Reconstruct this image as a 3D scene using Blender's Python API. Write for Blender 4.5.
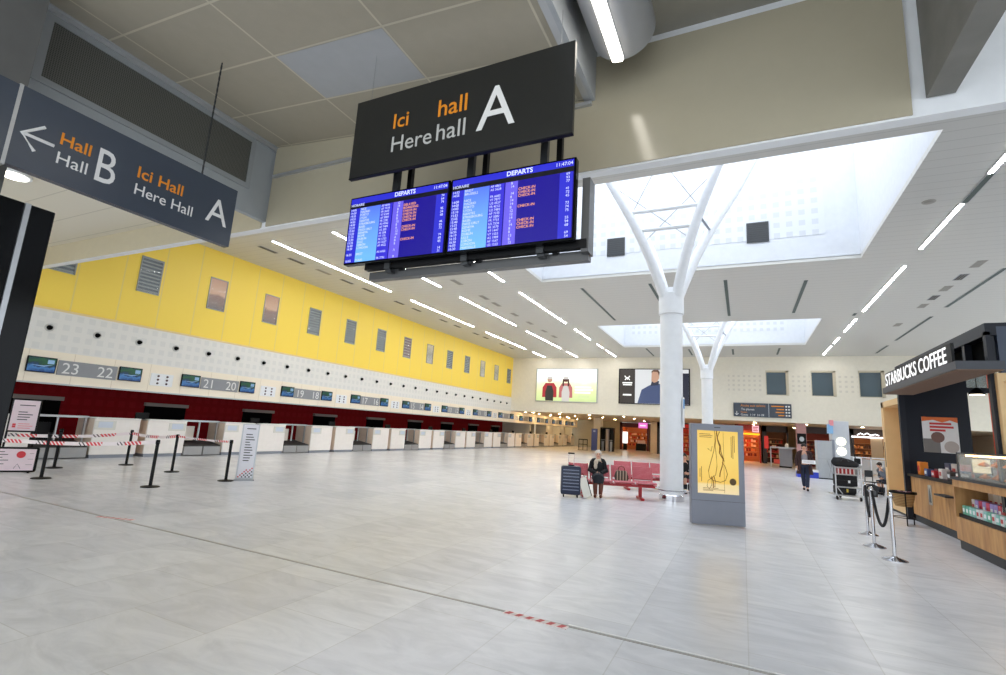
import bpy, bmesh, math, random
from mathutils import Vector, Matrix
random.seed(7)
PI = math.pi
for o in list(bpy.data.objects): bpy.data.objects.remove(o)
SC = bpy.context.scene
COL = SC.collection

# ------------------------------------------------------------------ camera, world, exposure
cam_data = bpy.data.cameras.new('camera')
cam_data.sensor_width = 36.0
cam_data.lens = 496.32 / 1006 * 36
cam_data.clip_start = 0.05
cam_data.clip_end = 400
cam = bpy.data.objects.new('camera', cam_data)
COL.objects.link(cam)
R = Matrix(((0.9019728, 0.0238036, 0.4311362), (0.4277319, -0.1858721, -0.8845886), (0.0590797, 0.9822856, -0.1778331)))
cam.matrix_world = Matrix.Translation((0, 0, 1.62)) @ R.to_4x4()
SC.camera = cam
world = bpy.data.worlds.new('overcast_sky')
SC.world = world
world.use_nodes = True
world.node_tree.nodes['Background'].inputs[0].default_value = (0.86, 0.93, 1.0, 1)
world.node_tree.nodes['Background'].inputs[1].default_value = 2.0
SC.view_settings.view_transform = 'Standard'
SC.view_settings.look = 'None'
SC.view_settings.gamma = 1.0
SC.view_settings.use_curve_mapping = False
SC.view_settings.exposure = 0.27
SC.cycles.use_denoising = True
SC.cycles.max_bounces = 10
SC.cycles.diffuse_bounces = 6
SC.cycles.sample_clamp_indirect = 8.0
SKY_GLASS = 2.9          # brightness of the two roof lights
STRIP = 46.0              # ceiling light lines

# ------------------------------------------------------------------ materials
def lin(c):
    return tuple(((v / 255) / 12.92 if v / 255 <= 0.04045 else ((v / 255 + 0.055) / 1.055) ** 2.4) for v in c) + (1,)
_M = {}
def mat(name, col, rough=0.6, metal=0.0, emit=0.0, spec=0.5, noise=0.06, scale=6.0):
    """plain surface with a little procedural unevenness"""
    if name in _M: return _M[name]
    m = bpy.data.materials.new(name); m.use_nodes = True
    nt = m.node_tree; b = nt.nodes['Principled BSDF']
    c = lin(col)
    b.inputs['Roughness'].default_value = rough
    b.inputs['Metallic'].default_value = metal
    b.inputs['Specular IOR Level'].default_value = spec
    if emit > 0:
        b.inputs['Base Color'].default_value = tuple(v * 0.15 for v in c[:3]) + (1,)
        b.inputs['Emission Color'].default_value = c
        b.inputs['Emission Strength'].default_value = emit
    elif noise > 0:
        tc = nt.nodes.new('ShaderNodeTexCoord'); n = nt.nodes.new('ShaderNodeTexNoise')
        n.inputs['Scale'].default_value = scale; n.inputs['Detail'].default_value = 3
        mx = nt.nodes.new('ShaderNodeMix'); mx.data_type = 'RGBA'
        mx.inputs[6].default_value = tuple(v * (1 - noise) for v in c[:3]) + (1,)
        mx.inputs[7].default_value = tuple(min(1, v * (1 + noise)) for v in c[:3]) + (1,)
        nt.links.new(tc.outputs['Object'], n.inputs['Vector'])
        nt.links.new(n.outputs['Fac'], mx.inputs[0])
        nt.links.new(mx.outputs[2], b.inputs['Base Color'])
    else:
        b.inputs['Base Color'].default_value = c
    _M[name] = m
    return m

def _math(nt, op, a, b=None, clamp=False):
    n = nt.nodes.new('ShaderNodeMath'); n.operation = op; n.use_clamp = clamp
    for i, v in enumerate((a, b)):
        if v is None: continue
        if isinstance(v, (int, float)): n.inputs[i].default_value = v
        else: nt.links.new(v, n.inputs[i])
    return n.outputs[0]

def cellmat(name, base, mark, axes, rough=0.6, spec=0.5, metal=0.0, emit=0.0):
    """axes: list of (axis letter, period, half width of the mark as a fraction, offset). Mark where all axes agree."""
    if name in _M: return _M[name]
    m = bpy.data.materials.new(name); m.use_nodes = True
    nt = m.node_tree; b = nt.nodes['Principled BSDF']
    tc = nt.nodes.new('ShaderNodeTexCoord'); sp = nt.nodes.new('ShaderNodeSeparateXYZ')
    nt.links.new(tc.outputs['Object'], sp.inputs[0])
    fac = None
    for ax, per, half, off in axes:
        v = _math(nt, 'FRACT', _math(nt, 'DIVIDE', _math(nt, 'ADD', sp.outputs['XYZ'.index(ax)], off + 500 * per), per))
        v = _math(nt, 'LESS_THAN', _math(nt, 'ABSOLUTE', _math(nt, 'SUBTRACT', v, 0.5)), half)
        fac = v if fac is None else _math(nt, 'MULTIPLY', fac, v)
    mx = nt.nodes.new('ShaderNodeMix'); mx.data_type = 'RGBA'
    mx.inputs[6].default_value = lin(base); mx.inputs[7].default_value = lin(mark)
    nt.links.new(fac, mx.inputs[0])
    nt.links.new(mx.outputs[2], b.inputs['Base Color'])
    if emit:
        nt.links.new(mx.outputs[2], b.inputs['Emission Color']); b.inputs['Emission Strength'].default_value = emit
    b.inputs['Roughness'].default_value = rough; b.inputs['Specular IOR Level'].default_value = spec
    b.inputs['Metallic'].default_value = metal
    _M[name] = m
    return m

def marble():
    m = bpy.data.materials.new('marble_tiles'); m.use_nodes = True
    nt = m.node_tree; b = nt.nodes['Principled BSDF']
    tc = nt.nodes.new('ShaderNodeTexCoord')
    mp = nt.nodes.new('ShaderNodeMapping'); mp.inputs['Rotation'].default_value = (0, 0, PI / 2)
    nt.links.new(tc.outputs['Object'], mp.inputs[0])
    br = nt.nodes.new('ShaderNodeTexBrick')
    br.offset = 0.5; br.inputs['Scale'].default_value = 1.0
    br.inputs['Brick Width'].default_value = 1.35; br.inputs['Row Height'].default_value = 0.9
    br.inputs['Mortar Size'].default_value = 0.005; br.inputs['Mortar Smooth'].default_value = 0.3
    br.inputs['Color1'].default_value = lin((230, 231, 234)); br.inputs['Color2'].default_value = lin((219, 220, 225))
    br.inputs['Mortar'].default_value = lin((208, 208, 209))
    nt.links.new(mp.outputs[0], br.inputs['Vector'])
    n1 = nt.nodes.new('ShaderNodeTexNoise'); n1.inputs['Scale'].default_value = 1.3; n1.inputs['Detail'].default_value = 8
    n1.inputs['Distortion'].default_value = 1.6; n1.inputs['Roughness'].default_value = 0.62
    mp2 = nt.nodes.new('ShaderNodeMapping'); mp2.inputs['Scale'].default_value = (1.0, 2.6, 1); mp2.inputs['Rotation'].default_value = (0, 0, 0.6)
    nt.links.new(tc.outputs['Object'], mp2.inputs[0]); nt.links.new(mp2.outputs[0], n1.inputs['Vector'])
    cr = nt.nodes.new('ShaderNodeValToRGB')
    cr.color_ramp.elements[0].position = 0.32; cr.color_ramp.elements[0].color = (0.83, 0.835, 0.845, 1)
    cr.color_ramp.elements[1].position = 0.62; cr.color_ramp.elements[1].color = (1, 1, 1, 1)
    nt.links.new(n1.outputs['Fac'], cr.inputs[0])
    mx = nt.nodes.new('ShaderNodeMix'); mx.data_type = 'RGBA'; mx.blend_type = 'MULTIPLY'; mx.inputs[0].default_value = 1
    nt.links.new(br.outputs['Color'], mx.inputs[6]); nt.links.new(cr.outputs[0], mx.inputs[7])
    nt.links.new(mx.outputs[2], b.inputs['Base Color'])
    b.inputs['Roughness'].default_value = 0.25; b.inputs['Specular IOR Level'].default_value = 0.42
    return m

def wood():
    m = bpy.data.materials.new('oak_planks'); m.use_nodes = True
    nt = m.node_tree; b = nt.nodes['Principled BSDF']
    tc = nt.nodes.new('ShaderNodeTexCoord')
    mp = nt.nodes.new('ShaderNodeMapping'); mp.inputs['Scale'].default_value = (7, 7, 1.2)
    nt.links.new(tc.outputs['Object'], mp.inputs[0])
    n = nt.nodes.new('ShaderNodeTexNoise'); n.inputs['Scale'].default_value = 1.2; n.inputs['Detail'].default_value = 5
    nt.links.new(mp.outputs[0], n.inputs['Vector'])
    cr = nt.nodes.new('ShaderNodeValToRGB')
    cr.color_ramp.elements[0].position = 0.35; cr.color_ramp.elements[0].color = lin((172, 122, 70))
    cr.color_ramp.elements[1].position = 0.68; cr.color_ramp.elements[1].color = lin((204, 156, 98))
    nt.links.new(n.outputs['Fac'], cr.inputs[0]); nt.links.new(cr.outputs[0], b.inputs['Base Color'])
    b.inputs['Roughness'].default_value = 0.5
    _M['oak'] = m
    return m

def glassy(name, col=(230, 240, 240), rough=0.02, alpha=0.18):
    if name in _M: return _M[name]
    m = bpy.data.materials.new(name); m.use_nodes = True
    nt = m.node_tree; out = nt.nodes['Material Output']; b = nt.nodes['Principled BSDF']
    b.inputs['Base Color'].default_value = lin(col); b.inputs['Roughness'].default_value = rough
    t = nt.nodes.new('ShaderNodeBsdfTransparent'); mx = nt.nodes.new('ShaderNodeMixShader'); mx.inputs[0].default_value = alpha
    nt.links.new(t.outputs[0], mx.inputs[1]); nt.links.new(b.outputs[0], mx.inputs[2]); nt.links.new(mx.outputs[0], out.inputs[0])
    _M[name] = m
    return m

def vgrad(name, stops, emit, axis='Z', lo=0.0, hi=1.0, noise=0.0):
    """printed or displayed picture: colour by object-space height, lit from behind"""
    if name in _M: return _M[name]
    m = bpy.data.materials.new(name); m.use_nodes = True
    nt = m.node_tree; b = nt.nodes['Principled BSDF']
    tc = nt.nodes.new('ShaderNodeTexCoord'); sp = nt.nodes.new('ShaderNodeSeparateXYZ')
    nt.links.new(tc.outputs['Object'], sp.inputs[0])
    mr = nt.nodes.new('ShaderNodeMapRange'); mr.inputs[1].default_value = lo; mr.inputs[2].default_value = hi
    src = sp.outputs['XYZ'.index(axis)]
    if noise:
        n = nt.nodes.new('ShaderNodeTexNoise'); n.inputs['Scale'].default_value = 9 / (hi - lo) * 0.3; n.inputs['Detail'].default_value = 4
        nt.links.new(tc.outputs['Object'], n.inputs['Vector'])
        src = _math(nt, 'ADD', src, _math(nt, 'MULTIPLY', _math(nt, 'SUBTRACT', n.outputs['Fac'], 0.5), noise * (hi - lo)))
    nt.links.new(src, mr.inputs[0])
    cr = nt.nodes.new('ShaderNodeValToRGB')
    while len(cr.color_ramp.elements) < len(stops): cr.color_ramp.elements.new(0.5)
    for e, (p, c) in zip(cr.color_ramp.elements, stops): e.position = p; e.color = lin(c)
    nt.links.new(mr.outputs[0], cr.inputs[0])
    dk = nt.nodes.new('ShaderNodeMix'); dk.data_type = 'RGBA'; dk.inputs[0].default_value = 0.65 if emit > .2 else 0.0; dk.inputs[7].default_value = (0, 0, 0, 1)
    nt.links.new(cr.outputs[0], dk.inputs[6]); nt.links.new(dk.outputs[2], b.inputs['Base Color']); nt.links.new(cr.outputs[0], b.inputs['Emission Color'])
    b.inputs['Emission Strength'].default_value = emit; b.inputs['Roughness'].default_value = 0.3
    _M[name] = m
    return m

FLOOR = marble(); OAK = wood()
WHITE = mat('white_paint', (236, 238, 240), 0.45)
CEIL = cellmat('white_ceiling_planks', (204, 203, 198), (186, 185, 180), [('Y', 0.36, 0.03, 0)], 0.45)
NEARCEIL = mat('beige_ceiling_panel', (172, 164, 146), 0.5)
CREAMWALL = mat('cream_wall', (232, 226, 210), 0.6)
BEIGE = mat('beige_gloss_cladding', (180, 172, 150), 0.16, spec=0.5, noise=0.03)
YEL = cellmat('yellow_wall_panels', (250, 217, 84), (236, 210, 116), [('Y', 1.185, 0.018, 0.45)], 0.45)
PERF = cellmat('perforated_acoustic_panel', (230, 228, 222), (222, 221, 216), [('Y', 0.30, 0.28, 0.1), ('Z', 0.30, 0.28, 0.05)], 0.6)
PERFB = cellmat('perforated_wall_panel', (232, 226, 210), (216, 210, 196), [('X', 0.33, 0.22, 0.0), ('Z', 0.32, 0.22, 0.1)], 0.6)
PERFW = cellmat('perforated_white_plaster', (214, 217, 222), (200, 203, 208), [('X', 0.37, 0.25, 0.1), ('Z', 0.37, 0.25, 0.2)], 0.7)
CREAM = cellmat('cream_laminate', (245, 234, 214), (222, 208, 186), [('Y', 1.0525, .008, .3)], 0.4)
REDW = cellmat('dark_red_panels', (134, 5, 15), (142, 12, 22), [('Y', 0.36, 0.3, 0), ('Z', 0.36, 0.3, 0)], 0.6, spec=.12)
BLACK = mat('black_gloss', (7, 8, 11), 0.12, spec=0.15)
BLACKM = mat('black_matt', (9, 9, 11), 0.5, spec=.25)
PURE = mat('unlit_void', (6, 6, 6), 0.9, spec=0.1)
NAVY = mat('dark_navy_panel', (17, 19, 30), 0.4, spec=.25)
SLATE = mat('slate_sign', (64, 72, 84), 0.25)
SIGNB = mat('black_sign_face', (30, 31, 30), 0.3)
GREYM = mat('grey_metal', (150, 152, 155), 0.35, 0.7)
DARKM = mat('dark_grey_metal', (70, 72, 74), 0.35, 0.5)
CHROME = mat('chrome', (205, 205, 208), 0.12, 1.0, noise=0)
ALU = mat('pale_aluminium', (190, 192, 194), 0.35, 0.6)
GREYP = mat('grey_paint', (140, 145, 155), 0.4)
LGREY = mat('light_grey_paint', (176, 180, 184), 0.5)
CONC = mat('raw_concrete', (128, 126, 120), 0.85, noise=0.22, scale=3.0)
REDM = cellmat('red_perforated_steel', (184, 58, 70), (226, 160, 166), [('X', 0.03, 0.27, 0), ('Z', 0.03, 0.27, 0)], 0.35)
REDS = mat('red_steel', (170, 30, 38), 0.35)
NUMG = mat('grey_number_panel', (142, 144, 148), 0.4)
INK_W = mat('white_lettering', (226, 226, 224), 0.5)
INK_O = mat('orange_lettering', (228, 140, 24), 0.5)
INK_K = mat('dark_lettering', (40, 38, 40), 0.6)
LED = mat('lit_light_line', (255, 253, 250), 0.5, emit=STRIP)
SLOT = mat('dark_slot', (92, 104, 100), 0.7)
VENTD = mat('dark_vent', (92, 90, 84), 0.7)
VENTL = mat('pale_vent', (168, 164, 156), 0.7)
PINKP = mat('pale_pink_print', (226, 206, 212), 0.4)
GLASS = glassy('clear_glass')

# ------------------------------------------------------------------ mesh helpers
class MB:
    def __init__(s): s.b = bmesh.new()
    def box(s, x0, x1, y0, y1, z0, z1, bev=0.0, M=None):
        r = bmesh.ops.create_cube(s.b, size=1)
        v = r['verts']
        T = Matrix.Translation(((x0 + x1) / 2, (y0 + y1) / 2, (z0 + z1) / 2)) @ Matrix.Diagonal((abs(x1 - x0), abs(y1 - y0), abs(z1 - z0), 1))
        if M is not None: T = M @ T
        bmesh.ops.transform(s.b, matrix=T, verts=v)
        if bev > 0:
            es = list({e for q in v for e in q.link_edges})
            bmesh.ops.bevel(s.b, geom=es, offset=bev, segments=2, affect='EDGES', profile=0.5)
        return s
    def cyl(s, p0, p1, r0, r1=None, seg=16, cap=True):
        p0, p1 = Vector(p0), Vector(p1); r1 = r0 if r1 is None else r1
        d = p1 - p0
        q = d.to_track_quat('Z', 'Y').to_matrix().to_4x4()
        bmesh.ops.create_cone(s.b, cap_ends=cap, segments=seg, radius1=r0, radius2=max(r1, 1e-4), depth=d.length,
                              matrix=Matrix.Translation((p0 + p1) / 2) @ q)
        return s
    def tube(s, pts, r, seg=8):
        pts = [Vector(p) for p in pts]
        rings = []
        for i, p in enumerate(pts):
            t = (pts[min(i + 1, len(pts) - 1)] - pts[max(i - 1, 0)]).normalized()
            a = t.cross(Vector((0, 0, 1)));
            if a.length < 1e-3: a = t.cross(Vector((0, 1, 0)))
            a.normalize(); b = t.cross(a)
            rr = r[i] if isinstance(r, (list, tuple)) else r
            rings.append([s.b.verts.new(p + (a * math.cos(2 * PI * k / seg) + b * math.sin(2 * PI * k / seg)) * rr) for k in range(seg)])
        for A, B in zip(rings, rings[1:]):
            for k in range(seg): s.b.faces.new((A[k], A[(k + 1) % seg], B[(k + 1) % seg], B[k]))
        s.b.faces.new(rings[0][::-1]); s.b.faces.new(rings[-1])
        return s
    def lathe(s, prof, seg=24, c=(0, 0, 0)):
        c = Vector(c); rings = []
        for r, z in prof:
            rings.append([s.b.verts.new(c + Vector((max(r, 1e-4) * math.cos(2 * PI * k / seg), max(r, 1e-4) * math.sin(2 * PI * k / seg), z))) for k in range(seg)])
        for A, B in zip(rings, rings[1:]):
            for k in range(seg): s.b.faces.new((A[k], A[(k + 1) % seg], B[(k + 1) % seg], B[k]))
        s.b.faces.new(rings[0][::-1]); s.b.faces.new(rings[-1])
        return s
    def prism(s, poly, y0, y1):
        """polygon in local XZ extruded along Y"""
        A = [s.b.verts.new((x, y0, z)) for x, z in poly]; B = [s.b.verts.new((x, y1, z)) for x, z in poly]
        n = len(poly)
        for k in range(n): s.b.faces.new((A[k], A[(k + 1) % n], B[(k + 1) % n], B[k]))
        s.b.faces.new(A[::-1]); s.b.faces.new(B)
        return s
    def prismx(s, poly, x0, x1):
        """polygon in local YZ extruded along X"""
        A = [s.b.verts.new((x0, y, z)) for y, z in poly]; B = [s.b.verts.new((x1, y, z)) for y, z in poly]
        n = len(poly)
        for k in range(n): s.b.faces.new((A[k], A[(k + 1) % n], B[(k + 1) % n], B[k]))
        s.b.faces.new(A[::-1]); s.b.faces.new(B)
        return s
    def ell(s, c, r, seg=14, M=None):
        T = Matrix.Translation(c) @ (M if M is not None else Matrix.Identity(4)) @ Matrix.Diagonal((r[0], r[1], r[2], 1))
        bmesh.ops.create_uvsphere(s.b, u_segments=seg, v_segments=max(6, seg // 2 + 2), radius=1, matrix=T)
        return s
    def build(s, name, m, parent=None, smooth=False, loc=(0, 0, 0), rot=(0, 0, 0)):
        bmesh.ops.recalc_face_normals(s.b, faces=s.b.faces[:])
        me = bpy.data.meshes.new(name); s.b.to_mesh(me); s.b.free()
        if smooth:
            for p in me.polygons: p.use_smooth = True
            try: me.set_sharp_from_angle(angle=0.7)
            except Exception: pass
        me.materials.append(m)
        o = bpy.data.objects.new(name, me); COL.objects.link(o)
        o.location = loc; o.rotation_euler = rot
        if parent is not None: o.parent = parent
        return o

def tag(o, label, cat, group=None, kind=None):
    o['label'] = label; o['category'] = cat
    if group: o['group'] = group
    if kind: o['kind'] = kind
    return o
def thing(name, label, cat, loc=(0, 0, 0), rz=0.0, group=None, rx=0.0, ry=0.0):
    o = bpy.data.objects.new(name, None); COL.objects.link(o)
    o.location = loc; o.rotation_euler = (rx, ry, rz); o.empty_display_size = 0.1
    return tag(o, label, cat, group)
def struct(name, mb, m, label=None, cat=None):
    o = mb.build(name, m); o['kind'] = 'structure'
    if label: o['label'] = label; o['category'] = cat
    return o
def dup(root, loc=None, label=None, rz=None):
    r = root.copy(); COL.objects.link(r)
    if loc is not None: r.location = loc
    if rz is not None: r.rotation_euler = (0, 0, rz)
    if label: r['label'] = label
    for ch in list(root.children):
        c = ch.copy(); COL.objects.link(c); c.parent = r
        for g in list(ch.children):
            d = g.copy(); COL.objects.link(d); d.parent = c
    return r
def text(name, body, size, m, parent=None, loc=(0, 0, 0), rot=(PI / 2, 0, 0), ext=0.002, align='LEFT', bold=0.0, sx=1.0, lead=1.0):
    cu = bpy.data.curves.new(name, 'FONT'); cu.body = body; cu.size = size; cu.extrude = ext
    cu.align_x = align; cu.offset = bold; cu.space_line = lead; cu.resolution_u = 3
    t = bpy.data.objects.new(name, cu); COL.objects.link(t)
    dg = bpy.context.evaluated_depsgraph_get(); dg.update()
    me = bpy.data.meshes.new_from_object(t.evaluated_get(dg))
    bpy.data.objects.remove(t); bpy.data.curves.remove(cu)
    me.materials.clear(); me.materials.append(m)
    o = bpy.data.objects.new(name, me); COL.objects.link(o)
    o.location = loc; o.rotation_euler = rot; o.scale = (sx, 1, 1)
    if parent is not None: o.parent = parent
    return o
def lines(parent, m, x0, z_list, widths, h, y=-0.003, name='print_lines'):
    b = MB()
    for z, w in zip(z_list, widths): b.box(x0, x0 + w, y, y + 0.002, z - h / 2, z + h / 2)
    return b.build(name, m, parent)

# ------------------------------------------------------------------ setting: hall shell
XL, XR, YB, ZC, YF = -17.6, 16.0, 38.4, 7.5, 5.8
struct('floor', MB().box(-22, 17, -8, 62, -0.2, 0.0), FLOOR, 'pale marble tiled floor of the whole departures hall', 'floor')
struct('trim_14', MB().box(-1.38, 0.35, 4.425, 4.45, -0.01, 0.003), mat('pale_strip', (226, 226, 226), .3, .3), 'pale metal strip along the floor joint', 'floor joint')
b = MB().box(-17.4, 16, 4.385, 4.415, -0.01, 0.003)
struct('trim_1', b, mat('joint_strip', (150, 146, 140), 0.4), 'thin dark expansion joint line crossing the floor', 'floor joint')

holes = [(-7.2, 3.47, 10.86, 18.08), (-7.2, 3.47, 26.7, 33.8)]
xs = [XL - 3.2, -7.2, 3.47, XR]; ys = [YF + 0.2, 10.86, 18.08, 26.7, 33.8, YB]
b = MB()
for i in range(3):
    for j in range(5):
        if i == 1 and j in (1, 3): continue
        b.box(xs[i], xs[i + 1], ys[j], ys[j + 1], ZC, ZC + 0.12)
struct('ceiling', b, CEIL, 'white plank metal ceiling of the hall around two roof lights', 'ceiling')
for n, (x0, x1, y0, y1) in enumerate(holes):
    ZT = 11.6
    w = MB().box(x0 - 0.2, x1 + 0.2, y1, y1 + 0.15, ZC + 0.1, ZT).box(x0 - 0.2, x1 + 0.2, y0 - 0.15, y0, ZC + 0.1, ZT)
    w.box(x0 - 0.15, x0, y0, y1, ZC + 0.1, ZT).box(x1, x1 + 0.15, y0, y1, ZC + 0.1, ZT)
    struct('wall_skylight', w, mat('well_plaster', (212, 215, 220), .7), 'white sides of the %s roof light well' % ('nearer' if n == 0 else 'farther'), 'wall')
    p = MB().box(x0 + 0.5, x1 - 0.9, y1 - 0.012, y1, 8.4, 11.1)
    struct('trim_%d' % (2 + n), p, PERFW, 'perforated white panel on the back of the %s roof light well' % ('nearer' if n == 0 else 'farther'), 'wall panel')
    g = MB().box(x0, x1, y0, y1, ZT - 0.05, ZT)
    struct('window_%d' % (30 + n), g, mat('daylit_roof_glass', (238, 246, 255), 0.4, emit=SKY_GLASS), '%s frosted roof glass filled with daylight' % ('nearer' if n == 0 else 'farther'), 'roof light')
for px, zz in ((-4.22, 8.67), (0.62, 8.68)):
    t = thing('ventilation_grille', 'dark square grille on the well wall %s of the tree column' % ('left' if px < -2 else 'right'), 'grille', (px, 18.068, zz), 0, 'grilles in the roof light')
    MB().box(-0.34, 0.34, -0.03, 0, -0.36, 0.36).build('frame', DARKM, t)
    s = MB()
    for k in range(9): s.box(-0.30, 0.30, -0.04, -0.03, -0.32 + k * 0.075, -0.32 + k * 0.075 + 0.05)
    s.build('slats', mat('grille_slats', (50, 52, 54), 0.5), t)

# left wall: overhanging bulkhead, red recess behind the desks
b = MB().box(XL - 0.2, XL, -4, YB + 0.3, 4.19, 9.0)
struct('wall_left', b, YEL, 'yellow panelled upper wall above the check-in desks', 'wall')
b = MB().box(XL - 0.2, XL + 0.02, -4, YB, 2.98, 4.15).box(XL - 0.2, XL, YB, 57.3, 2.78, 3.3)
struct('wall_acoustic', b, PERF, 'white perforated band below the yellow wall', 'wall')
struct('trim_4', MB().box(XL - 0.2, XL + 0.04, -4, YB, 4.13, 4.19), mat('pale_ledge', (236, 210, 150), 0.5), 'pale ledge under the yellow wall', 'ledge')
b = MB().box(XL - 0.2, XL + 0.05, -4, 57.3, 2.1, 2.98)
struct('trim_5', b, CREAM, 'long cream band carrying desk numbers and screens', 'sign band')
struct('trim_6', MB().box(XL - 0.2, XL + 0.06, -4, 57.3, 2.06, 2.10), ALU, 'thin metal edge under the cream band', 'edge')
struct('ceiling_recess', MB().box(-20.7, XL - 0.2, -4, 57.3, 2.35, 2.45), WHITE)
struct('wall_red', MB().box(-20.8, -20.6, -4, 47.5, 0, 2.4), REDW, 'dark red wall behind the check-in desks', 'wall')
struct('wall_recess', MB().box(-18.75, -18.6, 47.72, 57.5, 0, 2.35), CREAMWALL)
struct('wall_shaft', MB().box(-20.9, XL - 0.2, YB + 0.3, YB + 0.45, 2.5, 9.2).box(-20.9, -20.8, -4, YB + 0.45, 2.4, 9.2), CREAMWALL)
for y0 in (43.31, 47.52, 51.73, 55.94):
    struct('wall_pier', MB().box(-20.6, -17.75, y0, y0 + 0.20, 0, 2.35), CREAMWALL, 'cream pier between far check-in desks', 'wall')

# back wall and concourse beyond
def wall_with_windows(x0, x1, z0, z1, y, wins, th=0.25):
    b = MB(); X = x0
    for (a, c, d, e) in wins:
        b.box(X, a, y, y + th, z0, z1); b.box(a, c, y, y + th, z0, d); b.box(a, c, y, y + th, e, z1); X = c
    b.box(X, x1, y, y + th, z0, z1)
    return b
WINS = [(1.5, 2.88, 4.84, 6.54), (4.16, 5.56, 4.84, 6.54), (6.78, 8.15, 4.84, 6.56)]
struct('wall_back', wall_with_windows(XL - 0.2, XR, 3.05, 9.0, YB, WINS), CREAMWALL, 'cream upper wall at the far end of the hall', 'wall')
for n, (a, c, d, e) in enumerate(WINS):
    f = MB()
    f.box(a, c, YB + 0.02, YB + 0.24, d, d + 0.05).box(a, c, YB + 0.02, YB + 0.24, e - 0.12, e).box(a, a + 0.05, YB + 0.02, YB + 0.24, d, e).box(c - 0.16, c, YB + 0.02, YB + 0.24, d, e)
    fo = struct('window_%d' % (20 + n), f, mat('window_reveal', (206, 196, 172), 0.5), ['upper window in the far wall nearest the middle column', 'middle of three upper windows in the far wall', 'upper window in the far wall beside the coffee kiosk sign'][n], 'window')
    MB().box(a + 0.05, c - 0.16, YB + 0.2, YB + 0.22, d + 0.05, e - 0.12).build('pane', glassy('reflection_tint_pane', (98, 114, 124), 0.08, 0.7), fo)  # pane tint lightened, its colour stands for pale reflections
struct('wall_office', MB().box(0.5, 9.5, YB + 2.0, YB + 2.1, 4.0, 8.0), mat('office_reflection_tone', (110, 124, 132), 0.7, noise=.4, scale=.8))  # patchy paler tone stands for reflections in the panes
for x0, x1 in ((-0.85, 1.42), (3.0, 4.1), (5.68, 6.72), (8.3, 12.0)):
    struct('trim_7', MB().box(x0, x1, YB - 0.008, YB, 4.98, 6.2), PERFB, 'patch of square perforations on the far wall', 'wall panel')
struct('ceiling_concourse', MB().box(-20.8, XR, YB + .25, 62, 3.05, 3.3), mat('warm_soffit', (190, 172, 146), 0.5), 'low soffit beyond the far wall', 'ceiling')
struct('wall_right', MB().box(XR, XR + 0.2, YB, 62, 0, 9.0).box(XR, XR + 0.2, -6, YB, 4.5, 9.0), CREAMWALL)  # unseen side, lower part left open so sky light fills the hall
struct('wall_end', MB().box(-20.8, -12.9, 58.4, 58.6, 0, 3.2).box(-9.0, 16, 60.0, 60.2, 0, 3.2), mat('end_wall', (196, 186, 158), 0.6), 'cream end wall of the concourse', 'wall')

# near zone: fascia, bulkhead with vent, lower ceilings
struct('wall_fascia', MB().box(-20.8, XR, YF, YF + 0.1, 4.95, 9.0), WHITE, 'deep fascia between the entrance and the hall', 'wall')
b = MB().box(-7.75, 1.62, YF - 0.04, YF, 4.955, 6.6)
struct('trim_8', b, BEIGE, 'beige glossy cladding on the fascia', 'cladding')
struct('trim_9', MB().box(-17.6, 8.0, YF - 0.02, YF + 0.12, 4.93, 4.955), WHITE, 'thin pale edge under the fascia', 'edge')
struct('wall_bulkhead_left', MB().box(-17.6, -7.9, YF - 0.03, YF, 4.94, 5.5), mat('beige_beam', (196, 186, 160), 0.5), 'beige beam across the left ceiling', 'beam')
struct('ceiling_left', MB().box(-17.6, -7.9, -4, YF, 5.42, 5.5), cellmat('left_ceiling_tiles', (226, 220, 204), (200, 194, 178), [('Y', 0.75, 0.015, 0)], 0.5), 'pale tiled ceiling left of the vent bulkhead', 'ceiling')
struct('wall_bulkhead', MB().box(-7.9, -7.8, -4, YF, 5.06, 6.75), mat('pale_grey_bulkhead', (158, 163, 166), 0.5), 'pale grey bulkhead carrying the long vent', 'wall')
struct('trim_10', MB().box(-7.8, -7.74, -4, YF, 6.44, 6.5).box(-7.8, -7.70, -4, YF, 6.5, 6.56), ALU, 'metal edge above the long vent', 'edge')
def zc(x): return 6.49 - 0.0887 * (x + 7.46)
b = MB()
A = [b.b.verts.new(p) for p in ((-7.8, -5, zc(-7.8)), (-1.72, -5, zc(-1.72)), (-1.72, YF, zc(-1.72)), (-7.8, YF, zc(-7.8)))]
B = [b.b.verts.new(v.co + Vector((0, 0, 0.06))) for v in A]
for k in range(4): b.b.faces.new((A[k], A[(k + 1) % 4], B[(k + 1) % 4], B[k]))
b.b.faces.new(A[::-1]); b.b.faces.new(B)
struct('ceiling_entrance', b, NEARCEIL, 'beige ceiling of big tiles above the departures sign', 'ceiling')
seams = MB()
for y in (-0.77, 0.16, 1.09, 2.02, 2.95, 3.86, 4.8, 5.72):
    pts = [(-7.8, y, zc(-7.8)), (-1.72, y, zc(-1.72))]
    seams.b.faces.new([seams.b.verts.new(Vector(p) + Vector(d)) for p, d in ((pts[0], (0, -.014, -.004)), (pts[1], (0, -.014, -.004)), (pts[1], (0, .014, -.004)), (pts[0], (0, .014, -.004)))])
for x in (-7.35, -5.53, -3.7, -1.9):
    seams.b.faces.new([seams.b.verts.new((x + dx, y, zc(x + dx) - .004)) for dx, y in ((-.014, -5), (.014, -5), (.014, YF), (-.014, YF))])
struct('trim_11', seams, mat('ceiling_seam', (205, 198, 178), 0.5), 'pale joints of the big ceiling tiles', 'ceiling joint')
p = MB()
p.b.faces.new([p.b.verts.new((x, y, zc(x) - .006)) for x, y in ((-5.51, 3.88), (-3.72, 3.88), (-3.72, 4.78), (-5.51, 4.78))])
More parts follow.
